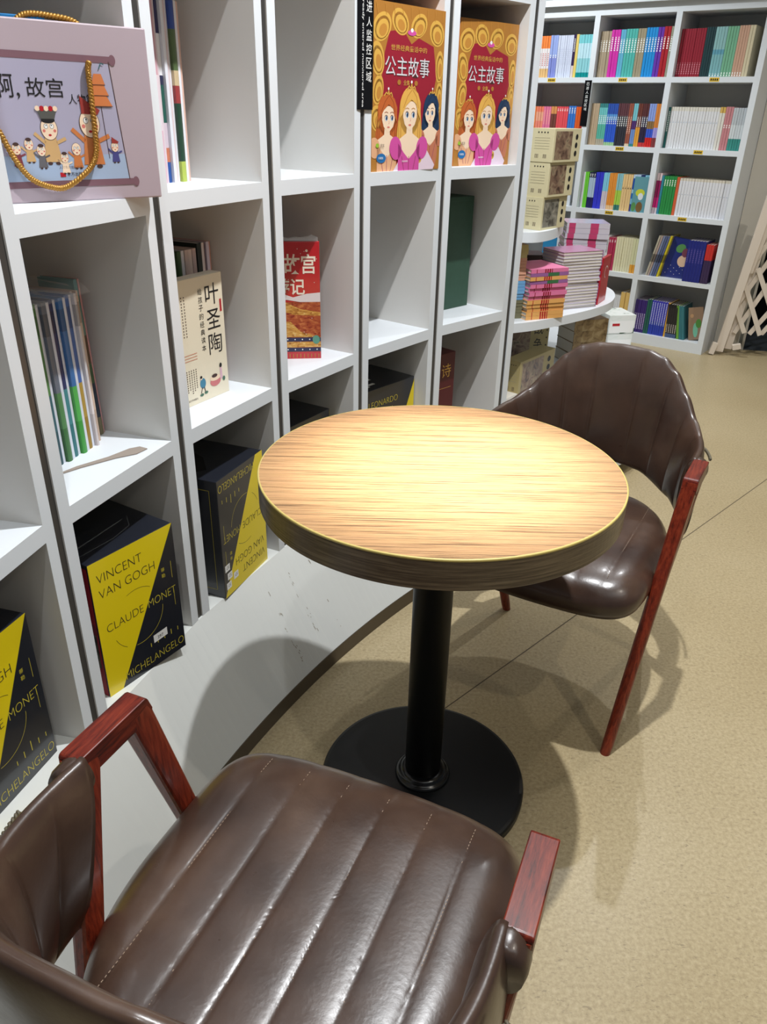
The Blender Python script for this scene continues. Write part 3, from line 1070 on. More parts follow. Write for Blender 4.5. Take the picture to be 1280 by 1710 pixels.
# ---------- books
def book_mesh(t_, h_, d_, cover, pages=PAPER):
    """upright book: x thickness, y depth (spine at 0), z height; hard spine, boards, recessed page block"""
    bm = bmesh.new()
    c = min(0.0012, t_ * 0.14)
    n = 4
    prof = []                                            # slightly rounded spine
    for k in range(n + 1):
        f = k / n
        prof.append((f * t_, -0.0012 * math.sin(PI * f) * min(1.0, t_ / 0.008)))
    lo = [bm.verts.new((x, y, 0)) for x, y in prof] + [bm.verts.new((t_, d_, 0)), bm.verts.new((t_ - c, d_, 0)), bm.verts.new((t_ - c, 0.002, 0)),
                                                     bm.verts.new((c, 0.002, 0)), bm.verts.new((c, d_, 0)), bm.verts.new((0, d_, 0))]
    hi = [bm.verts.new((v.co.x, v.co.y, h_)) for v in lo]
    m_ = len(lo)
    for i in range(m_):
        j = (i + 1) % m_
        bm.faces.new((lo[i], lo[j], hi[j], hi[i]))
    bm.faces.new(list(reversed(lo)))
    bm.faces.new(hi)
    box(bm, c, t_ - c, 0.002, d_ - 0.003, 0.003, h_ - 0.003, 1)
    me = bpy.data.meshes.new('book')
    bmesh.ops.recalc_face_normals(bm, faces=bm.faces)
    bm.to_mesh(me)
    bm.free()
    me.materials.append(cover)
    me.materials.append(pages)
    return me


MESHC = {}


def book(base, ex, x, y, z, t_, h_, d_, cover, label, group=None, lean=0.0, name='book', yaw=0.0, cat='book'):
    """base: frame (p0, e, b, rz); stands at local (x, y, z); one object"""
    key = (round(t_, 4), round(h_, 3), round(d_, 3), cover.name)
    if key not in MESHC:
        MESHC[key] = book_mesh(t_, h_, d_, cover)
    o = bpy.data.objects.new(name, MESHC[key])
    COL.objects.link(o)
    p = base.pt(x, y, z)
    o.matrix_world = Matrix.Translation(p) @ Matrix.Rotation(base.rz + yaw, 4, 'Z') @ Matrix.Rotation(lean, 4, 'Y')
    tag(o, label, cat, group)
    return o


# u1 middle shelf: thin picture books in plastic, spines outward
u = UN[1]
cols = [('teal', (40, 92, 110), (38, 70, 60)), ('green', (88, 132, 76), (34, 74, 84)), ('slate', (104, 112, 126), (60, 110, 60)),
        ('navy', (40, 50, 96), (44, 110, 116)), ('sky', (58, 110, 170), (60, 150, 60)), ('blue', (70, 104, 170), (150, 120, 40)),
        ('white', (214, 210, 214), (206, 196, 196)), ('pink', (214, 190, 182), (204, 176, 168)), ('beige', (206, 182, 164), (196, 170, 150))]
x = 0.134
for k, (nm, c1, c2) in enumerate(cols):
    t_ = 0.0200 if k < 6 else 0.010
    m = band_mat('picture_spine_' + nm, [(0, c2), (0.22, tuple(min(255, q + 24) for q in c2)), (0.45, c1), (0.8, tuple(int(q * 0.8) for q in c1)), (0.93, c1)])
    wpg = band_mat('white_board', [(0, (216, 220, 232))])
    book(u, 0, x, 0.112 + 0.004 * (k % 2) + (0.012 if k > 6 else 0), L2, t_ * 0.55, 0.276, 0.165, m,
         'thin %s picture book with a printed spine in the left middle cell' % nm, 'thin picture books in the left middle cell', name='picture_book')
    if k < 6:
        book(u, 0, x + t_ * 0.56, 0.114 + 0.004 * (k % 2), L2, t_ * 0.42, 0.274, 0.165, wpg,
             'thin plain white picture book between coloured ones, left middle cell', 'thin white picture books in the left middle cell', name='picture_book')
    x += t_
o = book(u, 0, 0.302, 0.140, L2, 0.009, 0.290, 0.075,
         band_mat('green_cover_book', [(0, (120, 112, 84)), (0.12, (38, 52, 70)), (0.35, (70, 96, 62)), (0.48, (96, 72, 48)), (0.66, (110, 140, 128)), (0.9, (60, 130, 130))]),
         'picture book with green painted cover leaning at the right of the thin books', name='picture_book', lean=math.radians(-2))
book(u, 0, 0.3135, 0.143, L2, 0.004, 0.289, 0.075, band_mat('rose_cover', [(0, (208, 150, 150))]), 'rose edged picture book leaning behind the green painted one', name='picture_book',
     lean=math.radians(-1.5))
FILM = mat('clear_film', S(226, 228, 232), 0.12)
FILM.node_tree.nodes['Principled BSDF'].inputs['Alpha'].default_value = 0.22
bm = bmesh.new()
rs = random.Random(12)
rings = []
for k in range(26):
    f = k / 25
    hx = 0.136 + 0.150 * f
    hz = 0.289 + rs.uniform(-0.004, 0.005)
    rings.append([(hx + rs.uniform(-.002, .002), 0.1035 + rs.uniform(-.002, .001), 0.274), (hx, 0.104 + rs.uniform(0, .004), 0.280 + rs.uniform(-.002, .002)),
                  (hx, 0.125, hz), (hx, 0.20, hz + 0.003 + rs.uniform(-.002, .003)), (hx, 0.282, 0.280)])
loft(bm, rings, cap=False, closed=False)
o = build('plastic_wrap', bm, FILM, smooth=True)
o.location, o.rotation_euler = u.pt(0, 0, L2), (0, 0, u.rz)
tag(o, 'crinkled clear plastic wrap over the tops of the thin picture books', 'plastic wrap')
bm = bmesh.new()
pp = [(0.10, 0.10), (0.16, 0.085), (0.215, 0.060), (0.26, 0.048), (0.275, 0.036), (0.272, 0.018), (0.245, 0.022), (0.215, 0.045), (0.16, 0.075)]
lo = [bm.verts.new((x_, y_, 0.0006)) for x_, y_ in pp]
hi = [bm.verts.new((x_, y_, 0.0022)) for x_, y_ in pp]
for i in range(len(pp)):
    j = (i + 1) % len(pp)
    bm.faces.new((lo[i], lo[j], hi[j], hi[i]))
bm.faces.new(hi)
bm.faces.new(list(reversed(lo)))
o = build('paper_scrap', bm, mat('torn_kraft', S(150, 138, 128), 0.8))
o.location, o.rotation_euler = u.pt(0, 0, L2), (0, 0, u.rz)
tag(o, 'torn brown paper scrap lying on the left middle shelf', 'paper scrap')

# u2 top shelf: thin glossy books at the left
u = UN[2]
spec = [(0.009, [(0, (214, 176, 190)), (0.3, (222, 206, 214)), (0.6, (206, 160, 172))], 'pale pink'), (0.007, [(0, (216, 200, 206))], 'lilac white'),
        (0.012, [(0, (40, 80, 150)), (0.12, (196, 120, 90)), (0.2, (206, 190, 200)), (0.34, (40, 90, 80)), (0.55, (50, 52, 80)), (0.6, (226, 226, 230)), (0.82, (52, 50, 92))], 'navy banded'),
        (0.008, [(0, (220, 222, 230))], 'plain white'), (0.007, [(0, (216, 196, 200))], 'rose white'), (0.008, [(0, (222, 220, 226))], 'thick white'),
        (0.013, [(0, (170, 186, 84)), (0.12, (36, 66, 50)), (0.45, (150, 60, 60)), (0.55, (196, 176, 140)), (0.63, (84, 104, 66)), (0.85, (50, 76, 150))], 'green and blue'),
        (0.010, [(0, (224, 224, 230))], 'glossy white'), (0.008, [(0, (214, 176, 160))], 'salmon')]
x = 0.172
for k, (t_, bands, nm) in enumerate(spec):
    book(u, 0, x, 0.120 + 0.003 * (k % 3), L1, t_, 0.300, 0.15, band_mat('tall_spine_%d' % k, bands), '%s tall thin book in the upper cell right of the gift carton' % nm,
         'tall thin books in the upper cell', name='picture_book', lean=math.radians(0.6))
    x += t_ + 0.0006
# u2 middle: cream book in front, dark thin books behind
pos = 0.186
spec = [(0.012, (58, 84, 52), 'green'), (0.010, (206, 206, 214), 'white'), (0.012, (196, 176, 170), 'tan'), (0.011, (208, 190, 184), 'beige'), (0.012, (190, 166, 162), 'dusty'),
        (0.016, (34, 42, 40), 'black'), (0.012, (214, 204, 206), 'pale'), (0.006, (90, 46, 56), 'maroon'), (0.011, (206, 196, 214), 'lavender'), (0.006, (200, 140, 122), 'coral')]
for k, (t_, c, nm) in enumerate(spec):
    pos += t_ + 0.0008
    book(u, 0, pos, 0.130, L2, t_, 0.300 + 0.008 * (k > 4), 0.12, band_mat('rear_spine_' + nm, [(0, c), (0.15, tuple(min(255, q + 26) for q in c)), (0.3, c)]),
         '%s thin book standing behind the cream book' % nm, 'thin books behind the cream book', name='picture_book')
cb = thing('cream_book', 'thick cream book with brush lettering and small painted figures, facing out', 'book', u.pt(0.086, 0.083, L2), u.rz - 0.06)
CRM = mat('cream_cover', S(232, 222, 198), 0.35, coat=0.2)
build('cover', B((0, 0.176, 0, 0.030, 0, 0.258)), CRM, cb, bevel=0.0008)
build('page_block', B((0.002, 0.174, 0.003, 0.027, 0.2575, 0.2587)), PAPER, cb)
cw, chh = 0.176, 0.258
a = Art((0, 0, 0), (1, 0, 0), (0, 0, 1), cw, chh)
for ch, z_, h_ in (('叶', 0.197, 0.043), ('圣', 0.147, 0.040), ('陶', 0.094, 0.044)):
    a.text(ch, 0.121, z_, INK, h=h_, wd=0.042)
z_ = 0.222
for ch in '给孩子的经典读本':
    a.text(ch, 0.099, z_, INK, h=0.0125, wd=0.0125)
    z_ -= 0.0165
a.poly([(0.164, 0.178), (0.170, 0.178), (0.170, 0.204), (0.164, 0.204)], PRED, False)
for k_ in range(6):
    for q in range(11 - k_ % 3):
        a.poly([(0.038 + 0.007 * k_, 0.076 - 0.0048 * q), (0.0405 + 0.007 * k_, 0.076 - 0.0048 * q), (0.0405 + 0.007 * k_, 0.0735 - 0.0048 * q), (0.038 + 0.007 * k_, 0.0735 - 0.0048 * q)], INKB, False)
for k_ in range(3):
    for q in range(14):
        a.poly([(0.040 + 0.008 * k_, 0.226 - 0.006 * q), (0.0425 + 0.008 * k_, 0.226 - 0.006 * q), (0.0425 + 0.008 * k_, 0.2235 - 0.006 * q), (0.040 + 0.008 * k_, 0.2235 - 0.006 * q)], INKB, False)
for k_ in range(3):
    a.line([(0.040, 0.108 - 0.006 * k_), (0.082, 0.108 - 0.006 * k_)], 0.0014, mat('print_salmon', S(206, 140, 116), 0.5))
a.text('人民文学出版社', 0.040, 0.010, INKB, h=0.0045)
# two painted groups: a child bending over, and a round table with a person
BLU = mat('paint_blue', S(62, 130, 160), 0.5)
PK = mat('paint_pink', S(204, 118, 120), 0.5)
GR_ = mat('paint_green', S(70, 110, 90), 0.5)
a.ell(0.092, 0.040, 0.009, 0.011, BLU, k=3)
a.ell(0.088, 0.052, 0.0035, 0.004, SKIN, k=4)
a.ell(0.0875, 0.054, 0.0035, 0.003, INK, k=5)
a.line([(0.090, 0.032), (0.084, 0.020)], 0.002, INKB, 3)
a.line([(0.095, 0.032), (0.098, 0.020)], 0.002, INKB, 3)
a.ell(0.086, 0.016, 0.006, 0.003, GR_, k=3)
a.ell(0.100, 0.018, 0.006, 0.003, GR_, k=3)
a.ell(0.132, 0.034, 0.017, 0.010, PK, k=3)
a.ell(0.132, 0.042, 0.017, 0.006, SKIN, k=4)
a.ell(0.130, 0.047, 0.009, 0.004, INKB, k=5)
a.poly([(0.148, 0.035), (0.156, 0.036), (0.155, 0.060), (0.149, 0.060)], mat('paint_lilac', S(216, 176, 190), 0.5), False, 4)
a.ell(0.152, 0.065, 0.004, 0.005, INK, k=5)
a.ell(0.160, 0.034, 0.004, 0.005, GR_, k=5)
a.done('cover_print', cb, 'black brush lettering and two painted groups')

# u3 middle: red book facing out
u = UN[3]
RED = mat('red_cover', S(186, 30, 40), 0.25, coat=0.5)
rw, rh = 0.165, 0.283
rb = thing('red_book', 'red storybook with white lettering and golden palace roofs, facing out', 'book', u.pt(0.120, 0.172, L2), u.rz - math.radians(50))
build('cover', B((0, rw, 0, 0.035, 0, rh)), RED, rb, bevel=0.0012)
a = Art((0, 0, 0), (1, 0, 0), (0, 0, 1), rw, rh)
GOLD1 = blotch_mat('roof_gold', [(150, 88, 36), (206, 150, 70), (226, 190, 120)], 60, stretch=(1, 1, 3))
GOLD2 = blotch_mat('roof_red', [(132, 40, 30), (170, 82, 48), (200, 120, 70)], 70, stretch=(1, 1, 2))
SNOW = mat('print_snow', S(228, 216, 214), 0.4)
DKB = mat('print_dark_blue', S(46, 48, 80), 0.4)
a.poly([(0, 0.0), (1, 0.0), (1, 0.50), (0, 0.50)], GOLD2)
a.k = 2
a.poly([(0, 0.50), (0.1, 0.56), (0.22, 0.53), (0.4, 0.58), (0.6, 0.54), (0.8, 0.57), (1, 0.58), (1, 0.50), (0.7, 0.50), (0.5, 0.52), (0.3, 0.48), (0, 0.50)], SNOW)
a.poly([(0, 0.48), (0.30, 0.50), (0.45, 0.42), (0.6, 0.39), (1.0, 0.38), (1.0, 0.41), (0.7, 0.44), (0.4, 0.52), (0, 0.54)], GOLD1)
a.poly([(0, 0.34), (0.55, 0.33), (0.70, 0.24), (1.0, 0.19), (1.0, 0.195), (0, 0.20)], GOLD1)
a.poly([(0, 0.10), (1.0, 0.105), (1.0, 0.15), (0, 0.155)], GOLD1)
for z0 in (0.155, 0.065):
    a.poly([(0, z0), (1, z0), (1, z0 + 0.035), (0, z0 + 0.035)], DKB, k=3)
    for q in range(9):
        a.ell((0.06 + 0.11 * q) * rw, (z0 + 0.018) * rh, 0.0016, 0.0016, PWHITE, n=10, k=4)
a.poly([(0, 0), (1, 0), (1, 0.062), (0, 0.062)], RED, k=3)
for q in range(18):
    a.line([((0.03 + 0.055 * q) * rw, 0.008 * rh), ((0.03 + 0.055 * q) * rw, 0.045 * rh)], 0.002, PGOLD2, k=4)
a.ell(0.93 * rw, 0.17 * rh, 0.009, 0.011, mat('print_pine', S(96, 150, 130), 0.5), k=5)
rs = random.Random(5)
for q in range(34):
    a.ell(rs.uniform(0.03, 0.97) * rw, rs.uniform(0.1, 0.97) * rh, 0.0009, 0.0009, PWHITE, n=8, k=5)
CRW = mat('print_cream', S(240, 226, 208), 0.4)
a.text('遇故宫', 0.040, 0.208, CRW, h=0.047, wd=0.115, thin=0.015)
a.text('见游记', 0.018, 0.158, CRW, h=0.040, wd=0.110, thin=0.015)
a.ell(0.134, 0.262, 0.003, 0.003, CRW, k=4)

a.done('cover_print', rb, 'white title over golden roofs')
WRAP = mat('crumpled_film', S(196, 194, 196), 0.15)
bm = bmesh.new()
rings = []
rs = random.Random(2)
for k in range(12):
    f = k / 11
    rings.append([(rw * (0.05 + 0.93 * f), 0.004 + 0.026 * q + rs.uniform(-.001, .001), rh + 0.0005 + (0.008 * math.sin(PI * q) * (0.3 + f)) * (1 + rs.uniform(-.4, .4))) for q in (0, 0.25, 0.5, 0.75, 1)])
loft(bm, rings, cap=False, closed=False)
build('plastic_fold', bm, WRAP, rb, smooth=False, label='crumpled clear wrapping on the top edge')


# u2 bottom: thin spines behind the upside-down box; u1 bottom the same
for (ui, xs, y_, h_, lab) in ((2, 0.075, 0.215, 0.385, 'blue thin book standing behind the upside-down artist box'), (1, 0.12, 0.23, 0.36, 'white thin book standing behind the artist box above the armrest')):
    for k in range(5):
        c = [(44, 60, 110), (150, 120, 140), (60, 84, 140), (70, 90, 120), (90, 120, 110)] if ui == 2 else [(190, 190, 196), (30, 40, 80), (200, 200, 206), (40, 46, 60), (196, 198, 200)]
        book(UN[ui], 0, xs + 0.014 * k, y_, L3, 0.012, h_ - 0.004 * k, 0.06, band_mat('hidden_spine_%d_%d' % (ui, k), [(0, c[k])]), lab, 'thin books behind an artist box in unit %s' % ('two' if ui == 2 else 'one'), name='picture_book')
# small debris on u2 top shelf
bm = bmesh.new()
lathe(bm, [(0.0005, 0.0066), (0.006, 0.006), (0.0105, 0.0032), (0.0125, 0)], 20)
o = build('brown_cap', bm, mat('brown_plastic', S(120, 104, 90), 0.5), smooth=True)
o.location = UN[2].pt(0.285, 0.262, L1)
tag(o, 'small brown round cap lying at the back of the upper cell', 'cap')

# ------------------------------------------------------------------ rounded end display with tiers
ft = Unit(5)
FP = gpos(GA[-1])
rad = Vector((FP.x - CX, FP.y - CY, 0)).normalized()          # away from the room centre
tan_ = Vector((rad.y, -rad.x, 0))                              # onward along the curve
dsp = thing('corner_display', 'white rounded tiered display at the far end of the curved bookcase', 'display stand', FP, math.atan2(tan_.y, tan_.x))
build('end_post', B((0.0085, 0.034, 0, DEP, 0, 2.45)), WHITE_EDGE, dsp)
build('metal_strip', B((-0.0085, 0.0085, 0.003, 0.02, L3 - 0.03, 2.45)), STRIP, dsp, label='grey metal strip in the joint')


def tier(pts_world, z, back=()):
    """rounded shelf board; outline from world points"""
    M = dsp.matrix_world if False else (Matrix.Translation(FP) @ Matrix.Rotation(math.atan2(tan_.y, tan_.x), 4, 'Z'))
    Mi = M.inverted()
    P = [Vector((p[0], p[1], 0)) for p in pts_world]
    sm = []
    for i in range(len(P) - 1):
        p0, p1, p2, p3 = P[max(i - 1, 0)], P[i], P[i + 1], P[min(i + 2, len(P) - 1)]
        for k in range(10):
            t_ = k / 10
            sm.append(0.5 * ((2 * p1) + (p2 - p0) * t_ + (2 * p0 - 5 * p1 + 4 * p2 - p3) * t_ ** 2 + (-p0 + 3 * p1 - 3 * p2 + p3) * t_ ** 3))
    sm.append(P[-1])
    sm += [Vector((q[0], q[1], 0)) for q in back]
    bm = bmesh.new()
    lo = [bm.verts.new(Mi @ Vector((p.x, p.y, z - 0.031))) for p in sm]
    hi = [bm.verts.new(Mi @ Vector((p.x, p.y, z))) for p in sm]
    n = len(sm)
    for i in range(n):
        j = (i + 1) % n
        bm.faces.new((lo[i], lo[j], hi[j], hi[i]))
    bm.faces.new(hi)
    bm.faces.new(list(reversed(lo)))
    return build('tier_shelf', bm, WHITE_EDGE, dsp)


p_in = FP + tan_ * 0.034
bk_in = FP + tan_ * 0.03 + rad * 0.29
tier([(p_in.x, p_in.y), (0.470, 2.560), (0.536, 2.650), (0.593, 2.800), (0.608, 2.930), (0.57, 3.05), (0.48, 3.13)], 0.969, [(bk_in.x, bk_in.y)])
tier([(p_in.x, p_in.y), (0.500, 2.590), (0.612, 2.680), (0.740, 2.800), (0.833, 2.926), (0.885, 3.080), (0.881, 3.222), (0.80, 3.38), (0.62, 3.45)], 0.683, [(0.33, 3.35), (bk_in.x, bk_in.y)])
tier([(p_in.x, p_in.y), (0.52, 2.560), (0.72, 2.680), (0.95, 2.900), (1.06, 3.15), (1.07, 3.40), (0.98, 3.62), (0.75, 3.72)], 0.397, [(0.30, 3.55), (bk_in.x, bk_in.y)])
tier([(p_in.x, p_in.y), (0.53, 2.555), (0.75, 2.660), (1.02, 2.900), (1.14, 3.15), (1.15, 3.45), (1.03, 3.70), (0.75, 3.82)], 0.10, [(0.28, 3.6), (bk_in.x, bk_in.y)])
build('centre_post', B((0.12, 0.16, 0.30, 0.34, 0, 2.45)), WHITE_EDGE, dsp)


class Spot:
    def __init__(s, x, y, rz):
        s.p0, s.rz = Vector((x, y, 0)), rz
        s.e = Vector((math.cos(rz), math.sin(rz), 0))
        s.b = Vector((-s.e.y, s.e.x, 0))

    def pt(s, x, y, z=0):
        q = s.p0 + s.e * x + s.b * y
        return Vector((q.x, q.y, z))


KRAFT = mat('kraft_cream', S(206, 196, 158), 0.5)
KRAFT2 = mat('kraft_tan', S(172, 156, 108), 0.5)
SCENE = blotch_mat('old_scroll_picture', [(74, 54, 44), (122, 96, 78), (150, 130, 104), (96, 84, 66)], 30)
SCENE2 = blotch_mat('old_scroll_picture_grey', [(70, 66, 58), (128, 124, 112), (160, 154, 140)], 34)


def set_box(label, sp, x, y, z, w_, d_, h_, body, pic, sidepic=True, group=None, dots=3):
    """boxed book set: pale narrow end with small print, long side with a picture"""
    t = thing('boxed_set', label, 'book box', sp.pt(x, y, z), sp.rz, group)
    build('box_body', B((0, w_, 0, d_, 0, h_)), body, t, bevel=0.001)
    a = Art((0, 0, 0), (1, 0, 0), (0, 0, 1), w_, h_)
    for k in range(dots + 1):
        a.ell(w_ * (0.32 + 0.13 * k), h_ * 0.88, w_ * 0.03, w_ * 0.03, INK, n=10)
    for k in range(5):
        a.line([(w_ * 0.18, h_ * (0.72 - 0.08 * k)), (w_ * 0.82, h_ * (0.72 - 0.08 * k))], h_ * 0.012, mat('print_faint', S(160, 152, 126), 0.6))
    for q in (0.25, 0.60):
        for k in range(4):
            a.line([(w_ * q + w_ * 0.04 * k, h_ * 0.12), (w_ * q + w_ * 0.04 * k, h_ * 0.24)], w_ * 0.018, INKB)
    a.done('printed_end', t, 'pale end with small print')
    a = Art((w_, 0, 0), (0, 1, 0), (0, 0, 1), d_, h_)
    a.poly([(0.06, 0.08), (0.66, 0.08), (0.66, 0.92), (0.06, 0.92)], pic)
    for k in range(3):
        a.ell(d_ * 0.83, h_ * (0.75 - 0.25 * k), d_ * 0.05, h_ * 0.09, INK, n=9)
    a.done('printed_side', t, 'brown scroll picture with black characters')
    return t


# three boxed sets stacked on the upper tier
sp = Spot(0.422, 2.640, math.radians(-41))
set_box('cream boxed set at the bottom of the tall stack on the upper tier', sp, 0, 0, 0.969, 0.072, 0.15, 0.098, KRAFT, SCENE2, dots=2)
set_box('cream boxed set in the middle of the tall stack on the upper tier', sp, 0.002, 0.004, 1.067, 0.078, 0.155, 0.100, KRAFT, SCENE, dots=3)
set_box('cream boxed set on top of the tall stack on the upper tier', sp, 0.004, 0.002, 1.167, 0.082, 0.165, 0.094, KRAFT, SCENE, dots=3)


def flat_book_mesh(w_, d_, h_, cover, spine=None):
    """book lying flat: x width, y depth, z thickness; spine on the front long edge (y=0)"""
    bm = bmesh.new()
    c = min(0.0012, h_ * 0.15)
    box(bm, 0, w_, 0, d_, 0, c, 0)
    box(bm, 0, w_, 0, d_, h_ - c, h_, 0)
    box(bm, 0, w_, -0.0004, 0.0016, 0, h_, 2)
    box(bm, 0.002, w_ - 0.002, 0.0016, d_ - 0.002, c, h_ - c, 1)
    me = bpy.data.meshes.new('book')
    bm.to_mesh(me)
    bm.free()
    for m in (cover, PAPER, spine or cover):
        me.materials.append(m)
    return me


def flat_stack(sp, x, y, z, w_, d_, items, lab, grp, jitter=0.004, seed=1, turn=0.0, pages_front=False):
    rs = random.Random(seed)
    for (h_, cover, spine, nm) in items:
        me = flat_book_mesh(w_, d_, h_, cover, spine)
        o = bpy.data.objects.new('stacked_book', me)
        COL.objects.link(o)
        jx, jy, jr = rs.uniform(-jitter, jitter), rs.uniform(-jitter, jitter), rs.uniform(-0.02, 0.02)
        p = sp.pt(x + jx, y + jy, z)
        rot = sp.rz + jr + turn
        M = Matrix.Translation(p) @ Matrix.Rotation(rot, 4, 'Z')
        if pages_front:
            M = M @ Matrix.Translation((w_ / 2, d_ / 2, 0)) @ Matrix.Rotation(PI / 2, 4, 'Z') @ Matrix.Translation((-w_ / 2, -d_ / 2, 0))
        o.matrix_world = M
        tag(o, lab % nm, 'book', grp)
        z += h_ + 0.0004


def spine_mat(name, base_c, marks_c, xs, rough=0.4):
    """spine of a lying book: base colour with upright coloured bars along its length"""
    if name in MATS:
        return MATS[name]
    m = bpy.data.materials.new(name)
    m.use_nodes = True
    nt = m.node_tree
    b = nt.nodes['Principled BSDF']
    b.inputs['Roughness'].default_value = rough
    tc = nt.nodes.new('ShaderNodeTexCoord')
    sp_ = nt.nodes.new('ShaderNodeSeparateXYZ')
    nt.links.new(tc.outputs['Generated'], sp_.inputs[0])
    st = [(0, S(*base_c))]
    for a0, a1 in xs:
        st += [(a0, S(*marks_c)), (a1, S(*base_c))]
    r = ramp_node(nt, st + [(1.0, S(*base_c))], 'CONSTANT')
    nt.links.new(sp_.outputs['X'], r.inputs['Fac'])
    nt.links.new(r.outputs['Color'], b.inputs['Base Color'])
    MATS[name] = m
    return m


def plain(nm, c, rough=0.45):
    return mat('cover_' + nm, S(*c), rough)


BARS = [(0.14, 0.16), (0.36, 0.40), (0.42, 0.46), (0.48, 0.52), (0.54, 0.57)]
pk = spine_mat('spine_pink', (222, 120, 160), (150, 28, 50), BARS)
orr = spine_mat('spine_orange', (226, 168, 96), (176, 30, 40), BARS)
vio = spine_mat('spine_violet', (150, 96, 150), (60, 110, 70), [(0.45, 0.75)])
sp = Spot(0.462, 2.598, math.radians(24))
items = [(0.0135, plain('orange', (226, 170, 100)), orr, 'orange')] * 5
items = [(0.0125, plain('orange', (226, 170, 100)), orr, 'orange spined')] * 5 + [(0.0125, plain('pink', (226, 130, 168)), pk, 'pink spined')] * 4 + \
        [(0.011, plain('violet', (140, 100, 150)), vio, 'violet'), (0.012, plain('orange', (226, 170, 100)), orr, 'yellow spined'),
         (0.011, plain('violet', (140, 100, 150)), vio, 'purple'), (0.012, plain('pink', (226, 130, 168)), pk, 'bright pink')]
flat_stack(sp, 0.0, 0, 0.683, 0.148, 0.16, items, '%s children book lying in the low colourful stack on the lower tier', 'colourful stack on the lower tier', seed=4)
# narrow stack at the post
items = [(0.010, plain('camouflage', (112, 110, 84)), None, 'olive')] * 6 + [(0.010, plain('lightblue', (110, 168, 214)), None, 'light blue')] * 6 + \
        [(0.010, plain('peach', (222, 168, 140)), None, 'peach')] * 7 + [(0.010, plain('straw', (214, 200, 140)), None, 'straw')] * 4
sp = Spot(0.408, 2.640, math.radians(16))
flat_stack(sp, -0.026, -0.03, 0.683, 0.062, 0.11, items, '%s small book lying in the narrow stack against the end post', 'narrow stack against the end post', jitter=0.002, seed=5)
# tall white and purple stack: fore edges outward, purple spines to the right
PU = plain('purple_glossy', (138, 84, 132), 0.25)
PU2 = plain('mauve_glossy', (176, 130, 160), 0.25)
sp = Spot(0.628, 2.745, math.radians(26))
PALE = plain('pale_lilac_card', (206, 198, 212), 0.3)
items = [(0.0100, PALE, PU if k % 3 else PU2, 'purple spined') for k in range(18)] + [(0.0100, PU2, PU, 'mauve covered')]
flat_stack(sp, 0.0, 0, 0.683, 0.125, 0.17, items, '%s white-paged book lying in the tall stack', 'tall stack of white-paged books', jitter=0.003, seed=6, pages_front=True)
# wrapped hardbacks behind
WR = [plain('wrapped_rose', (206, 160, 180), 0.15), plain('wrapped_lilac', (190, 180, 206), 0.15)]
wsp = spine_mat('spine_wrapped', (206, 200, 208), (196, 70, 110), [(0.05, 0.2), (0.55, 0.74)], 0.15)
sp = Spot(0.66, 3.07, math.radians(-4))
flat_stack(sp, 0, 0, 0.683, 0.16, 0.15, [(0.018, WR[k % 2], wsp, 'plastic wrapped') for k in range(14)], '%s glossy hardback lying in the stack behind the tall one', 'wrapped hardback stack', seed=8)
t = thing('red_book', 'red glossy book standing on edge beside the tall stack', 'book', Vector((0.765, 2.86, 0.683)), math.radians(62))
build('cover', B((0, 0.11, 0, 0.012, 0, 0.165)), plain('glossy_red', (182, 40, 50), 0.2), t, bevel=0.001)
a = Art((0, 0, 0), (1, 0, 0), (0, 0, 1), 0.11, 0.165)
a.arc(0.06, 0.11, 0.02, 0.5, 4.5, 0.003, PWHITE)
a.done('cover_mark', t, 'white looping mark')
DBR = mat('dark_brown_box', S(66, 54, 50), 0.4)
for (x, y, w_, h_, lb) in ((0.475, 2.86, 0.085, 0.170, 'dark brown storage box behind the colourful stack'), (0.572, 2.90, 0.05, 0.145, 'small black box wedged behind the tall stack')):
    t = thing('storage_box', lb, 'box', Vector((x, y, 0.683)), 0.1)
    build('box_body', B((0, w_, 0, 0.10, 0, h_ - 0.02)), DBR, t, bevel=0.001)
    build('lid', B((-0.002, w_ + 0.002, -0.002, 0.102, h_ - 0.02, h_)), DBR, t, bevel=0.001)
# lower tier sets
sp = Spot(0.468, 2.640, math.radians(30))
t = set_box('olive tan boxed set with a brown scroll picture, lowest shelf beside the chair back', sp, -0.050, 0.0, 0.397, 0.065, 0.26, 0.125, KRAFT2, SCENE, dots=3)
t.rotation_euler = (0, 0, math.radians(-38))
t.location = (0.420, 2.690, 0.397)
t = thing('boxed_set', 'tan boxed set with scroll picture at the back of the lowest shelf', 'book box', (0.44, 3.00, 0.397), math.radians(18))
build('box_body', B((0, 0.215, 0, 0.08, 0, 0.205)), KRAFT2, t, bevel=0.001)
a = Art((0, 0, 0), (1, 0, 0), (0, 0, 1), 0.215, 0.205)
a.poly([(0.03, 0.08), (0.62, 0.08), (0.62, 0.95), (0.03, 0.95)], SCENE)
for k in range(2):
    a.text('战争' [k], 0.150, 0.125 - 0.07 * k, INK, h=0.055, wd=0.038)
for k in range(5):
    a.ell(0.205, 0.17 - 0.03 * k, 0.003, 0.004, INK, n=8)
a.done('printed_front', t, 'brown scroll picture with large black characters')
BRN = plain('aged_brown', (134, 108, 74), 0.5)
sp = Spot(0.74, 3.06, math.radians(18))
flat_stack(sp, 0.0, 0, 0.397, 0.15, 0.13, [(0.045, BRN, blotch_mat('aged_brown_spine', [(110, 86, 56), (150, 124, 84), (176, 152, 110)], 40), 'thick tan')] * 4,
           '%s old-style set lying in the stack under the lower tier', 'thick tan sets under the tier', jitter=0.003, seed=9)
sp = Spot(0.93, 3.26, math.radians(12))
PINE = blotch_mat('pine_print', [(226, 228, 224), (224, 228, 224), (216, 222, 216), (80, 104, 84)], 26)
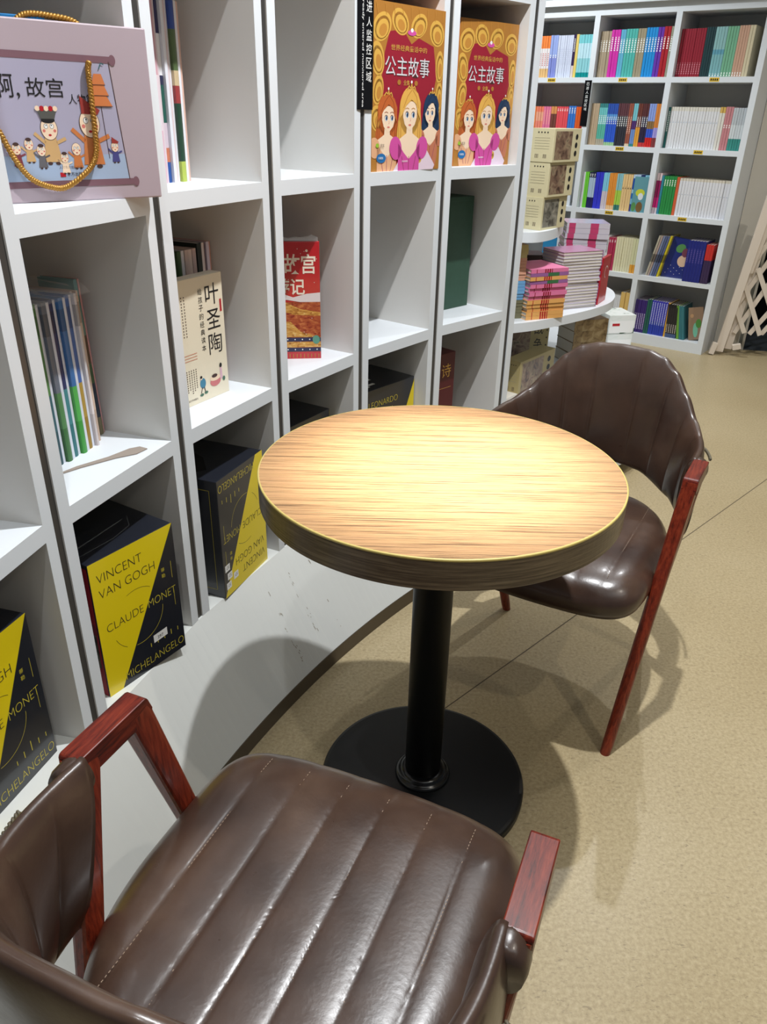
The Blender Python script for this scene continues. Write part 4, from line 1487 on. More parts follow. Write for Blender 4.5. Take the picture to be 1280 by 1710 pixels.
for k, lb in enumerate(('white boxed book with pine print at the bottom of the right-hand low stack', 'white boxed book with pine print and red mark on top of the right-hand low stack')):
    t = thing('boxed_set', lb, 'book box', sp.pt(0.003 * k, 0, 0.397 + 0.080 * k), sp.rz)
    build('box_body', B((0, 0.12, 0, 0.14, 0, 0.078)), PINE, t, bevel=0.001)
    a = Art((0, 0, 0), (1, 0, 0), (0, 0, 1), 0.12, 0.078)
    a.poly([(0.04, 0.06), (0.96, 0.06), (0.96, 0.70), (0.04, 0.70)], PWHITE)
    if k:
        a.poly([(0.14, 0.42), (0.42, 0.42), (0.42, 0.56), (0.14, 0.56)], PRED, k=3)
    a.done('printed_front', t)
bm = B((0, 0.10, 0, 0.05, 0, 0.010))
o = build('paper_pad', bm, PAPER)
o.location, o.rotation_euler = (0.418, 2.585, 0.397), (0, 0, 0.9)
tag(o, 'small white paper pad at the foot of the end post', 'paper')

# ------------------------------------------------------------------ far bookcase
E_ = Vector((-0.805, 0.593, 0))                  # leftwards as seen
FO = Vector((1.945, 4.705, 0))
NB = Vector((0.593, 0.805, 0))                   # into the case
FW = 0.480


class Far:
    rz = math.atan2(-E_.y, -E_.x)                # local x points to the right as seen

    def pt(s, x, y, z=0):                        # x measured rightwards from the far left end
        q = FO + E_ * (FL - x) + NB * y
        return Vector((q.x, q.y, z))


FL = 0.035 + 4 * 0.472
far = Far()
fb = thing('bookcase', 'tall white bookcase full of books along the far wall', 'bookcase', far.pt(0, 0), far.rz)
DV = [0.0, 0.472, 0.944, 1.416, FL - 0.035]      # left faces of the uprights
FZ = [0.0636, 0.4216, 0.7826, 1.1438, 1.5055, 1.868, 2.24]
FD = 0.30
for x in DV:
    build('upright', B((x, x + 0.033, 0, FD, 0, 2.28)), WHITE_EDGE, fb)
build('back_panel', B((0, FL, FD, FD + 0.012, 0, 2.28)), WHITE, fb)
for z in FZ:
    for x0, x1 in zip(DV[:-1], DV[1:]):
        th = 0.064 if z < 0.1 else (0.052 if z > 1.8 and z < 2.0 else 0.028)
        build('shelf', B((x0 + 0.033, x1, 0.0, FD, z - th, z)), WHITE_EDGE, fb)
build('cornice', B((-0.02, FL + 0.0, -0.035, 0.0, 1.868, 1.90)), WHITE_EDGE, fb)
# yellow shelf tags with small dark marks
TAGY = mat('tag_yellow', S(226, 186, 40), 0.5)


def tagplate(px, py, x, z):
    a = Art((x, 0, z - 0.024), (1, 0, 0), (0, 0, 1), 0.052, 0.020)
    a.poly([(0, 0), (1, 0), (1, 1), (0, 1)], TAGY, k=4)
    for k in range(4):
        q = 0.1 + 0.21 * k
        a.poly([(q, 0.25), (q + 0.16, 0.25), (q + 0.14, 0.78), (q + 0.02, 0.72)], INK, k=6)
    a.done('shelf_tag', fb, 'small yellow shelf tag')


def far_x(px, py):
    d = ray(px, py)
    o_ = FO - Vector((0, 0, CAM_H))
    t_ = FO.dot(NB) / d.dot(NB)
    q = Vector((d.x * t_, d.y * t_, 0)) - FO
    return FL - q.dot(E_), CAM_H + d.z * t_


for px, py, z in ((920, 137, FZ[4]), (1039, 134, FZ[4]), (1192, 133, FZ[4]), (1034, 247, FZ[3]), (1165, 254, FZ[3]), (1016, 356, FZ[2]), (1138, 367, FZ[2])):
    tagplate(px, py, far_x(px, py)[0] - 0.026, z)
# notice strip on an upright
x_, z_ = DV[2], 1.47
sg = thing('notice_strip', 'black notice strip on an upright of the far bookcase', 'sign', far.pt(x_ - 0.012, -0.004, 1.245), far.rz)
build('sign_board', B((0, 0.042, 0, 0.0035, 0, 0.245)), BLK, sg)
a = Art((0, 0, 0), (1, 0, 0), (0, 0, 1), 0.042, 0.245)
z_ = 0.085
for ch in '域区控监人进已':
    a.text(ch, 0.012, z_, PWHITE, h=0.016, wd=0.018)
    z_ += 0.0222
a.done('lettering', sg)

# book runs: (count, thickness, height, bands, marks, colour word)
W1 = (236, 236, 232)
RUNS = {
    (1, 4): [(2, .012, .20, [(0, (40, 44, 50)), (0.3, (190, 200, 60)), (0.5, (230, 230, 225)), (0.6, (40, 44, 50))], None, 'black and yellow'),
             (4, .013, .22, [(0, (0, 128, 124)), (0.3, (100, 196, 190)), (0.7, (60, 160, 200)), (0.85, (190, 220, 232))], None, 'turquoise'),
             (4, .015, .222, [(0, (222, 180, 120)), (0.22, (232, 224, 224)), (0.7, (236, 132, 66))], (0.28, 0.6, (196, 120, 120)), 'orange topped'),
             (3, .015, .224, [(0, (130, 140, 206)), (0.5, (150, 168, 222))], (0.45, 0.55, W1), 'periwinkle'),
             (7, .0125, .222, [(0, (206, 212, 230))], (0.3, 0.7, (186, 192, 214)), 'pale lilac'),
             (1, .014, .225, [(0, (216, 200, 196)), (0.28, (50, 34, 74))], (0.6, 0.9, W1), 'dark purple'),
             (2, .008, .225, [(0, (226, 200, 110))], None, 'yellow'),
             (5, .016, .222, [(0, (0, 134, 134)), (0.12, (140, 200, 206)), (0.45, (186, 220, 230)), (0.8, (120, 200, 206))], None, 'pale cyan')],
    (2, 4): [(4, .0165, .235, [(0, (164, 148, 124))], (0.55, 0.8, W1), 'tan'), (3, .0185, .240, [(0, (204, 50, 162))], (0.55, 0.85, W1), 'magenta'),
             (2, .016, .24, [(0, (96, 170, 200))], (0.5, 0.8, W1), 'light blue'), (4, .017, .242, [(0, (80, 176, 166))], (0.5, 0.8, W1), 'teal'),
             (3, .0165, .242, [(0, (156, 144, 118))], (0.5, 0.8, W1), 'khaki'), (4, .0165, .245, [(0, (34, 140, 210))], (0.5, 0.8, W1), 'sky blue'),
             (2, .017, .245, [(0, (104, 52, 166))], (0.5, 0.8, W1), 'violet'), (2, .019, .247, [(0, (172, 34, 44))], (0.55, 0.8, W1), 'red'),
             (1, .017, .247, [(0, (148, 148, 128))], (0.5, 0.8, W1), 'grey green')],
    (3, 4): [(10, .0135, .232, [(0, (146, 34, 50))], (0.05, 0.3, (196, 130, 140)), 'crimson'), (4, .0125, .236, [(0, (34, 62, 66))], None, 'dark green'),
             (4, .0155, .236, [(0, (124, 176, 180)), (0.45, (96, 156, 176)), (0.55, (140, 184, 184))], (0.0, 0.07, W1), 'pale blue'),
             (4, .0145, .236, [(0, (118, 176, 142))], (0.0, 0.1, W1), 'pale green'), (4, .0135, .238, [(0, (200, 160, 136))], (0.0, 0.1, W1), 'peach'),
             (2, .015, .238, [(0, (210, 198, 166))], None, 'cream')],
    (1, 3): [(6, .015, .205, [(0, (240, 130, 60))], None, 'orange'), (3, .015, .205, [(0, (242, 140, 120)), (0.6, (240, 170, 140)), (0.85, (240, 130, 100))], None, 'coral'),
             (3, .015, .205, [(0, (232, 120, 160))], (0.5, 0.9, (246, 170, 150)), 'pink'), (2, .017, .206, [(0, (226, 226, 180)), (0.35, (120, 70, 60)), (0.8, (220, 150, 90))], None, 'brown picture'),
             (5, .0135, .206, [(0, (232, 84, 92))], (0.86, 0.94, W1), 'coral red'), (3, .0145, .210, [(0, (60, 120, 206))], (0.8, 0.95, W1), 'bright blue'),
             (2, .0145, .206, [(0, (236, 190, 110)), (0.3, (226, 96, 40))], None, 'fiery orange'), (2, .010, .206, [(0, (190, 60, 40))], None, 'rust')],
    (2, 3): [(4, .0145, .226, [(0, (180, 158, 130))], None, 'tan'), (4, .0145, .226, [(0, (170, 160, 140)), (0.15, (90, 176, 156)), (0.5, (110, 190, 190)), (0.9, (60, 130, 130))], (0.5, 0.72, W1), 'seafoam'),
             (5, .0145, .226, [(0, (150, 190, 140)), (0.08, (50, 90, 200)), (0.6, (90, 150, 210)), (0.75, (50, 84, 170))], (0.5, 0.7, W1), 'royal blue'),
             (5, .0145, .228, [(0, (52, 52, 60)), (0.7, (96, 60, 66))], (0.45, 0.7, W1), 'charcoal'), (2, .015, .228, [(0, (214, 190, 160)), (0.06, (150, 84, 66))], (0.3, 0.7, (226, 190, 170)), 'russet'),
             (2, .015, .228, [(0, (46, 130, 130)), (0.06, (110, 140, 196)), (0.4, (80, 50, 110)), (0.6, (120, 190, 200))], None, 'blue mosaic'),
             (2, .015, .228, [(0, (220, 156, 60)), (0.45, (110, 60, 50))], (0.45, 0.7, W1), 'amber'), (3, .0145, .228, [(0, (190, 60, 60)), (0.1, (48, 40, 66)), (0.7, (90, 50, 50))], (0.45, 0.7, W1), 'plum'),
             (3, .015, .228, [(0, (206, 40, 36)), (0.22, (60, 90, 200)), (0.42, (140, 110, 70)), (0.6, (140, 160, 220))], None, 'red and blue'), (2, .016, .228, [(0, (130, 60, 60)), (0.22, (160, 150, 214)), (0.45, (210, 130, 60))], None, 'orange topped')],
    (3, 3): [(1, .013, .212, [(0, (30, 96, 92))], (0.4, 0.9, W1), 'dark teal'), (18, .0138, .214, [(0, (220, 220, 222)), (0.9, (216, 212, 200))], (0.62, 0.66, (160, 176, 196)), 'white'),
             (2, .0135, .216, [(0, (220, 216, 206)), (0.86, (206, 170, 90))], None, 'white gold topped'), (3, .0125, .218, [(0, (196, 132, 136))], (0.5, 0.6, W1), 'dusty pink'),
             (5, .0125, .214, [(0, (60, 140, 130)), (0.28, (206, 212, 214)), (0.6, (186, 192, 196))], None, 'sea green footed')],
    (2, 2): [(1, .018, .207, [(0, (222, 222, 228))], None, 'white'), (2, .013, .208, [(0, (110, 200, 60))], None, 'lime green'), (3, .0145, .208, [(0, (36, 34, 90)), (0.3, (170, 190, 210)), (0.85, (28, 34, 64))], (0.88, 0.97, W1), 'navy and silver'),
             (4, .0125, .209, [(0, (56, 60, 200))], None, 'ultramarine'), (3, .0125, .209, [(0, (206, 196, 204)), (0.5, (130, 200, 224))], None, 'ice blue'), (4, .0125, .209, [(0, (230, 190, 140)), (0.12, (226, 146, 60))], None, 'orange'),
             (3, .0125, .209, [(0, (60, 120, 110)), (0.15, (170, 206, 80)), (0.55, (140, 190, 196))], None, 'lime and sky'), (4, .0155, .207, [(0, (226, 192, 136))], (0.6, 0.66, INK and (60, 50, 40)), 'cream'),
             (4, .0115, .209, [(0, (60, 60, 130)), (0.2, (130, 190, 220)), (0.35, (40, 110, 190)), (0.5, (170, 206, 220)), (0.6, (30, 80, 170)), (0.9, (190, 210, 230))], None, 'wave blue'),
             (2, .013, .209, [(0, (196, 120, 130)), (0.25, (36, 50, 104))], None, 'midnight blue'), (2, .014, .209, [(0, (140, 200, 220))], None, 'cyan')],
    (3, 2): [(2, .0145, .226, [(0, (210, 196, 204)), (0.15, (200, 36, 120)), (0.4, (150, 30, 90)), (0.82, (222, 200, 204))], None, 'magenta'), (1, .014, .214, [(0, (50, 130, 150))], None, 'petrol blue'),
             (5, .0145, .212, [(0, (46, 140, 70))], (0.75, 0.92, W1), 'green'), (1, .018, .210, [(0, (206, 96, 60))], None, 'rust orange'), (17, .0165, .206, [(0, (222, 222, 226)), (0.93, (214, 206, 190))], (0.55, 0.6, (190, 196, 206)), 'white')],
    (2, 1): [(2, .012, .2, [(0, (120, 150, 60))], None, 'olive'), (6, .012, .200, [(0, (110, 160, 206)), (0.5, (200, 206, 214))], None, 'mist blue'), (4, .014, .206, [(0, (200, 206, 212))], None, 'pearl'), (5, .0155, .207, [(0, (62, 130, 190)), (0.3, (224, 224, 226))], (0.5, 0.9, (60, 60, 70)), 'blue footed white'),
             (3, .0165, .2, [(0, (176, 52, 84))], (0.85, 0.93, W1), 'raspberry'), (7, .0155, .207, [(0, (222, 216, 180))], None, 'ivory'), (2, .018, .206, [(0, (226, 160, 60)), (0.25, (214, 212, 170))], None, 'pale yellow')],
    (2, 0): [(6, .015, .2, [(0, (60, 120, 190))], None, 'azure'), (5, .014, .2, [(0, (200, 90, 110))], None, 'rosy'), (4, .015, .21, [(0, (50, 90, 150)), (0.6, (200, 206, 214))], None, 'denim blue'), (4, .016, .21, [(0, (210, 210, 216))], None, 'snow white'), (4, .013, .21, [(0, (24, 26, 30)), (0.62, (216, 218, 222))], None, 'black footed white'), (2, .028, .235, [(0, (224, 186, 110))], None, 'thick straw yellow')],
    (3, 0): [(6, .0125, .205, [(0, (56, 34, 110))], (0.1, 0.6, (200, 190, 220)), 'deep violet'), (2, .015, .215, [(0, (30, 90, 80))], None, 'bottle green'), (7, .0145, .212, [(0, (40, 62, 166)), (0.4, (60, 60, 180))], (0.3, 0.95, (190, 196, 226)), 'cobalt blue'),
             (1, .013, .210, [(0, (226, 170, 60))], None, 'mustard')],
}
x_in = lambda c: DV[c] + 0.033
for (c, r), runs in RUNS.items():
    total = sum(n * t_ for n, t_, *_ in runs)
    avail = 0.439 if (c, r) != (3, 0) else 0.30
    sc = min(1.0, (avail - 0.006) / total)
    if c in (1, 2) or (c, r) in ((3, 3), (3, 2)):
        sc = (avail - 0.01) / total
    rs = random.Random(c * 10 + r)
    x = x_in(c) + 0.003
    rown = ['bottom', 'second lowest', 'middle', 'second highest', 'top'][r]
    coln = {1: 'left', 2: 'centre', 3: 'right'}[c]
    for q, (n, t_, h_, bands, marks, nm) in enumerate(runs):
        m = band_mat('far_%d_%d_%d' % (c, r, q), bands, marks)
        for k in range(n):
            if (c, r) == (2, 0) and x < x_in(c) + 0.10 or (c, r) == (2, 1) and x < x_in(c) + 0.06:
                x += t_ * sc
                continue
            book(far, 0, x, 0.03 + rs.uniform(0, 0.004), FZ[r], t_ * sc * 0.90, h_, 0.17, m,
                 '%s book on the %s row, %s column of the far bookcase' % (nm, rown, coln), '%s books, %s row, %s column of the far bookcase' % (nm, rown, coln))
            x += t_ * sc
# leaning and facing books
GRN = (70, 150, 70)
x = x_in(3)
m1 = band_mat('lean_black', [(0, (70, 90, 130)), (0.12, (40, 38, 38)), (0.9, (26, 26, 28))], (0.15, 0.4, (200, 190, 180)))
xx = x + 0.222
for k in range(5):
    book(far, 0, xx, 0.03, FZ[0], 0.0125, 0.205, 0.17, m1, 'black book leaning slightly on the bottom row of the far bookcase', 'black books, bottom row', lean=math.radians(-3))
    xx += 0.0135
for k, (c_, nm) in enumerate([((104, 160, 60), 'leaf green'), ((50, 112, 120), 'teal'), ((54, 116, 124), 'dull teal')]):
    book(far, 0, xx + 0.006, 0.03, FZ[0], 0.015, 0.205, 0.17, band_mat('lean_' + nm.replace(' ', '_'), [(0, c_)]), '%s book leaning left on the bottom row of the far bookcase' % nm, lean=math.radians(-9 - k))
    xx += 0.017
t = thing('picture_book', 'brown picture book with a green figure leaning on the bottom row', 'book', far.pt(xx + 0.026, 0.05, FZ[0]), far.rz)
t.rotation_euler = (0, math.radians(-10), far.rz + 0.35)
build('cover', B((0, 0.085, 0, 0.008, 0, 0.20)), plain('brown_picture', (150, 122, 98)), t)
a = Art((0, 0, 0), (1, 0, 0), (0, 0, 1), 0.085, 0.20)
a.ell(0.040, 0.06, 0.014, 0.045, plain('aqua', (120, 190, 160)))
a.ell(0.058, 0.10, 0.016, 0.028, plain('leafy', (80, 140, 60)), k=2)
a.ell(0.020, 0.15, 0.010, 0.012, plain('sand', (190, 150, 110)), k=2)
a.done('cover_print', t, 'green figure and leaves')
# second lowest row, right column: leaning thin books, a night-blue album, navy set, red books
xx = x_in(3) + 0.010
for k in range(6):
    cc = [((176, 168, 150), 'grey tan'), ((170, 150, 140), 'mushroom'), ((120, 130, 160), 'steel blue'), ((84, 96, 130), 'slate blue'), ((90, 100, 140), 'storm blue'), ((204, 186, 40), 'bright yellow')][k]
    book(far, 0, xx + 0.014 * k + 0.02, 0.03, FZ[1], 0.011, 0.245 if k < 5 else 0.25, 0.15, band_mat('leanb_%d' % k, [(0, cc[0]), (0.35, tuple(int(q * 0.6) for q in cc[0])), (0.55, cc[0])]),
         '%s thin book leaning right on the second lowest row' % cc[1], lean=math.radians(11))
t = thing('picture_book', 'night blue wrapped album facing out on the second lowest row', 'book', far.pt(x_in(3) + 0.118, 0.062, FZ[1]), far.rz)
t.rotation_euler = (0, math.radians(6), far.rz)
build('cover', B((0, 0.14, 0, 0.010, 0, 0.245)), plain('night_blue', (44, 54, 120), 0.12), t)
a = Art((0, 0, 0), (1, 0, 0), (0, 0, 1), 0.14, 0.245)
a.ell(0.105, 0.115, 0.032, 0.034, plain('skin_round', (226, 190, 160)))
a.ell(0.075, 0.185, 0.030, 0.024, plain('mid_green', (84, 140, 80)), rot=0.6)
a.ell(0.108, 0.165, 0.020, 0.026, plain('wine', (120, 60, 80)), k=2)
for k in range(10):
    a.ell(0.02 + 0.011 * k, 0.03 + 0.012 * ((k * 7) % 5), 0.002, 0.002, PWHITE, n=8, k=2)
a.done('cover_print', t, 'round face and green leaf shapes')
xx = x_in(3) + 0.270
for k in range(6):
    book(far, 0, xx, 0.0, FZ[1], 0.0165, 0.236, 0.17, band_mat('navy_set', [(0, (34, 42, 124))], (0.45, 0.8, (90, 80, 150))), 'navy blue book of the even set on the second lowest row', 'navy set on the second lowest row')
    xx += 0.0172
for k in range(3):
    book(far, 0, xx + 0.003, 0.0, FZ[1], 0.0135, 0.222, 0.15, band_mat('red_top', [(0, (60, 44, 80)), (0.6, (200, 50, 46))]), 'dark book with a red top at the right end of the second lowest row', 'red topped books')
    xx += 0.0142
# picture albums facing out in the left column
t = thing('picture_book', 'white album with an ink drawing facing out in the far left column', 'book', far.pt(x_in(1) + 0.270, 0.06, FZ[2]), far.rz)
build('cover', B((0, 0.125, 0, 0.008, 0, 0.235)), plain('album_white', (214, 218, 222)), t)
a = Art((0, 0, 0), (1, 0, 0), (0, 0, 1), 0.125, 0.235)
a.ell(0.070, 0.115, 0.030, 0.050, plain('ink_grey', (110, 116, 122)), rot=0.4)
a.ell(0.076, 0.095, 0.020, 0.046, plain('album_light', (222, 226, 228)), k=2)
a.line([(0.04, 0.20), (0.10, 0.205)], 0.006, plain('ink_pale', (170, 176, 180)))
a.done('cover_print', t, 'grey ink arch')
t = thing('picture_book', 'teal picture book with yellow shapes facing out on the middle row', 'book', far.pt(x_in(2) + 0.345, 0.022, FZ[2]), far.rz)
build('cover', B((0, 0.088, 0, 0.005, 0, 0.200)), plain('teal_picture', (96, 150, 160)), t)
a = Art((0, 0, 0), (1, 0, 0), (0, 0, 1), 0.088, 0.200)
a.ell(0.045, 0.11, 0.028, 0.022, plain('acid_yellow', (200, 206, 60)))
a.ell(0.05, 0.09, 0.016, 0.02, plain('album_light', (222, 226, 228)), k=2)
a.ell(0.05, 0.03, 0.02, 0.03, plain('bark', (120, 90, 50)), k=2)
a.ell(0.015, 0.03, 0.014, 0.026, plain('mid_green', (84, 140, 80)), k=2)
a.done('cover_print', t, 'yellow and green shapes')
for k, (c_, nm) in enumerate([((40, 130, 180), 'blue'), ((206, 214, 220), 'white')]):
    t = thing('picture_book', '%s picture book facing out on the second lowest row behind the tiers' % nm, 'book', far.pt(x_in(1) + 0.22 + 0.11 * k, 0.10 - 0.02 * k, FZ[1]), far.rz)
    build('cover', B((0, 0.16, 0, 0.010, 0, 0.26 - 0.03 * k)), plain('face_' + nm, c_), t)

# ------------------------------------------------------------------ wall beside the far bookcase, dark opening, lattice gate
wd = Vector((0.98, -0.199, 0))
wp = far.pt(FL + 0.02, 0.24)


def wall_seg(name, a0, a1, z0, z1, m=WALLM, th=0.12):
    p0, p1 = wp + wd * a0, wp + wd * a1
    n_ = Vector((-wd.y, wd.x, 0)) * th
    bm = bmesh.new()
    lo = [bm.verts.new(Vector((p.x, p.y, z0))) for p in (p0, p1, p1 + n_, p0 + n_)]
    hi = [bm.verts.new(Vector((p.x, p.y, z1))) for p in (p0, p1, p1 + n_, p0 + n_)]
    for i in range(4):
        j = (i + 1) % 4
        bm.faces.new((lo[i], lo[j], hi[j], hi[i]))
    bm.faces.new(hi)
    bm.faces.new(list(reversed(lo)))
    return struct(name, bm, m)


wall_seg('wall_right', -0.02, 0.13, 0, 3.05)
wall_seg('trim_2', 0.13, 0.15, 0, 3.05, mat('groove_grey', S(110, 112, 106), 0.7), th=0.09)
wall_seg('wall_right', 0.15, 0.165, 0, 3.05)
wall_seg('wall_right', 0.165, 3.2, 0.78, 3.05)
o = wall_seg('door_1', 0.10, 3.2, 0.0, 1.05, DARKGAP, th=0.05)  # black sheet, the opening's unlit depth is put into its colour
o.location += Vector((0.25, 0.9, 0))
o = wall_seg('trim_3', 0.165, 3.2, 0.0, 0.004, mat('dark_tile', S(66, 72, 78), 0.4), th=0.90)

GP = Vector((2.03, 4.755, 0))
GN = Vector((-0.25, -0.97, 0)).normalized()
GX = Vector((-GN.y, GN.x, 0))


def gate_pt(px, py, off=0.0):
    d = ray(px, py)
    c0 = Vector((0, 0, CAM_H))
    q = c0 + d * ((GP + GN * off - c0).dot(GN) / d.dot(GN))
    return q


def slat(bm, a, b, wd_, off=0.0, th=0.010):
    p, q = gate_pt(*a, off), gate_pt(*b, off)
    d = (q - p).normalized()
    s_ = d.cross(GN).normalized() * wd_ / 2
    f = GN * th / 2
    ring = lambda c: [c + s_ + f, c - s_ + f, c - s_ - f, c + s_ - f]
    loft(bm, [ring(p), ring(q)])


GATEM = mat('cream_painted_wood', S(226, 214, 200), 0.5)
gate = thing('lattice_gate', 'folded cream wooden lattice gate leaning beside the far bookcase', 'gate')
bm = bmesh.new()
slat(bm, (1199, 586), (1290, 320), 0.048, 0.02, 0.02)
build('end_stile', bm, GATEM, gate)
bm = bmesh.new()
slat(bm, (1214, 582), (1290, 352), 0.04, -0.02, 0.02)
build('end_stile', bm, GATEM, gate)
for k, (a_, b_) in enumerate([((1240, 462), (1268, 560)), ((1227, 508), (1242, 556)), ((1265, 448), (1300, 560)), ((1252, 456), (1292, 352)),
                              ((1250, 558), (1330, 470)), ((1225, 556), (1330, 408)), ((1229, 510), (1330, 372)), ((1248, 452), (1330, 340)), ((1270, 558), (1330, 495))]):
    bm = bmesh.new()
    slat(bm, a_, b_, 0.026, 0.012 if k < 4 else 0.0, 0.008)
    build('lattice_slat', bm, GATEM, gate)
for (a_, b_) in (((1186, 590), (1194, 572)), ((1222, 580), (1236, 578))):
    bm = bmesh.new()
    slat(bm, a_, b_, 0.03, 0.04, 0.03)
    build('gate_foot', bm, GATEM, gate)

# ------------------------------------------------------------------ round table
TX, TY, TR = 0.0977, 1.2212, 0.3145
tb = thing('cafe_table', 'round wood-top cafe table on a black pedestal', 'table', (TX, TY, 0))
bm = bmesh.new()
lathe(bm, [(TR - 0.0015, 0.7420), (TR - 0.0012, 0.7492), (TR - 0.0022, 0.75)], 160)
build('tabletop', bm, TOPWOOD, tb)
bm = bmesh.new()
lathe(bm, [(TR - 0.004, 0.6974), (TR - 0.001, 0.6984), (TR, 0.700), (TR, 0.7462), (TR - 0.0012, 0.7470), (TR - 0.004, 0.7470)], 160)
build('edge_band', bm, EDGEWOOD, tb, smooth=False, label='dark grained edge band')
bm = bmesh.new()
n = 160
rings = [[(r * math.cos(2 * PI * k / n), r * math.sin(2 * PI * k / n), z) for k in range(n)] for r, z in
         ((TR - 0.0014, 0.7455), (TR + 0.0004, 0.7462), (TR + 0.0004, 0.7490), (TR - 0.0008, 0.7501), (TR - 0.0024, 0.7501))]
loft(bm, rings, cap=False)
build('edge_line', bm, GOLDEDGE, tb, label='thin pale yellow line round the top edge', smooth=True)
bm = bmesh.new()
lathe(bm, [(0.038, 0.03), (0.038, 0.69), (0.10, 0.692), (0.10, 0.6974)], 64)
o = build('pedestal', bm, BLACKM, tb, smooth=False)
o.data.shade_smooth()
bm = bmesh.new()
lathe(bm, [(0.2155, 0.0), (0.2177, 0.002), (0.2177, 0.016), (0.2150, 0.0205), (0.209, 0.022), (0.04, 0.026)], 128)
build('base_plate', bm, BLACKM, tb)
bm = bmesh.new()
lathe(bm, [(0.058, 0.024), (0.059, 0.029), (0.055, 0.034), (0.051, 0.034), (0.050, 0.040), (0.044, 0.044), (0.039, 0.045)], 64)
build('collar', bm, mat('black_gloss_ring', S(16, 17, 20), 0.2), tb, smooth=True, label='glossy black collar')


# ------------------------------------------------------------------ chairs
def interp(x, xs, ys):
    for a, b, c, d in zip(xs[:-1], xs[1:], ys[:-1], ys[1:]):
        if x <= b:
            t_ = max(0, (x - a) / (b - a))
            t_ = t_ * t_ * (3 - 2 * t_) * 0.5 + t_ * 0.5
            return c + (d - c) * t_
    return ys[-1]


ZA = 0.643
AX = 0.257


def seat_height(x, y, r):
    # padded cushion with lengthwise channels
    ch = abs(math.sin(PI * (x + 0.031) / 0.062))
    z = 0.452 + 0.0036 * ch ** 0.35 * (1 - r ** 10)
    z -= 0.010 * max(0, (y - 0.12) / 0.10) ** 2
    z -= 0.030 * r ** 14
    z += 0.004 * max(0, (-y - 0.10) / 0.12)
    return z


def seat_xy(th, r):
    c, s_ = math.cos(th), math.sin(th)
    n = 6.5 if s_ > 0 else 3.6
    rr = (abs(c) ** n + abs(s_) ** n) ** (-1 / n)
    x, y = rr * c, rr * s_
    hw = 0.231
    Y = y * 0.222
    hw *= 1 - 0.16 * max(0, -Y / 0.222) ** 1.5
    bulge = (0.016 * (1 - x * x) + 0.014) * min(1, y * 3) if y > 0 else -0.020 * (1 - x * x)
    return r * x * hw, r * (Y + bulge)


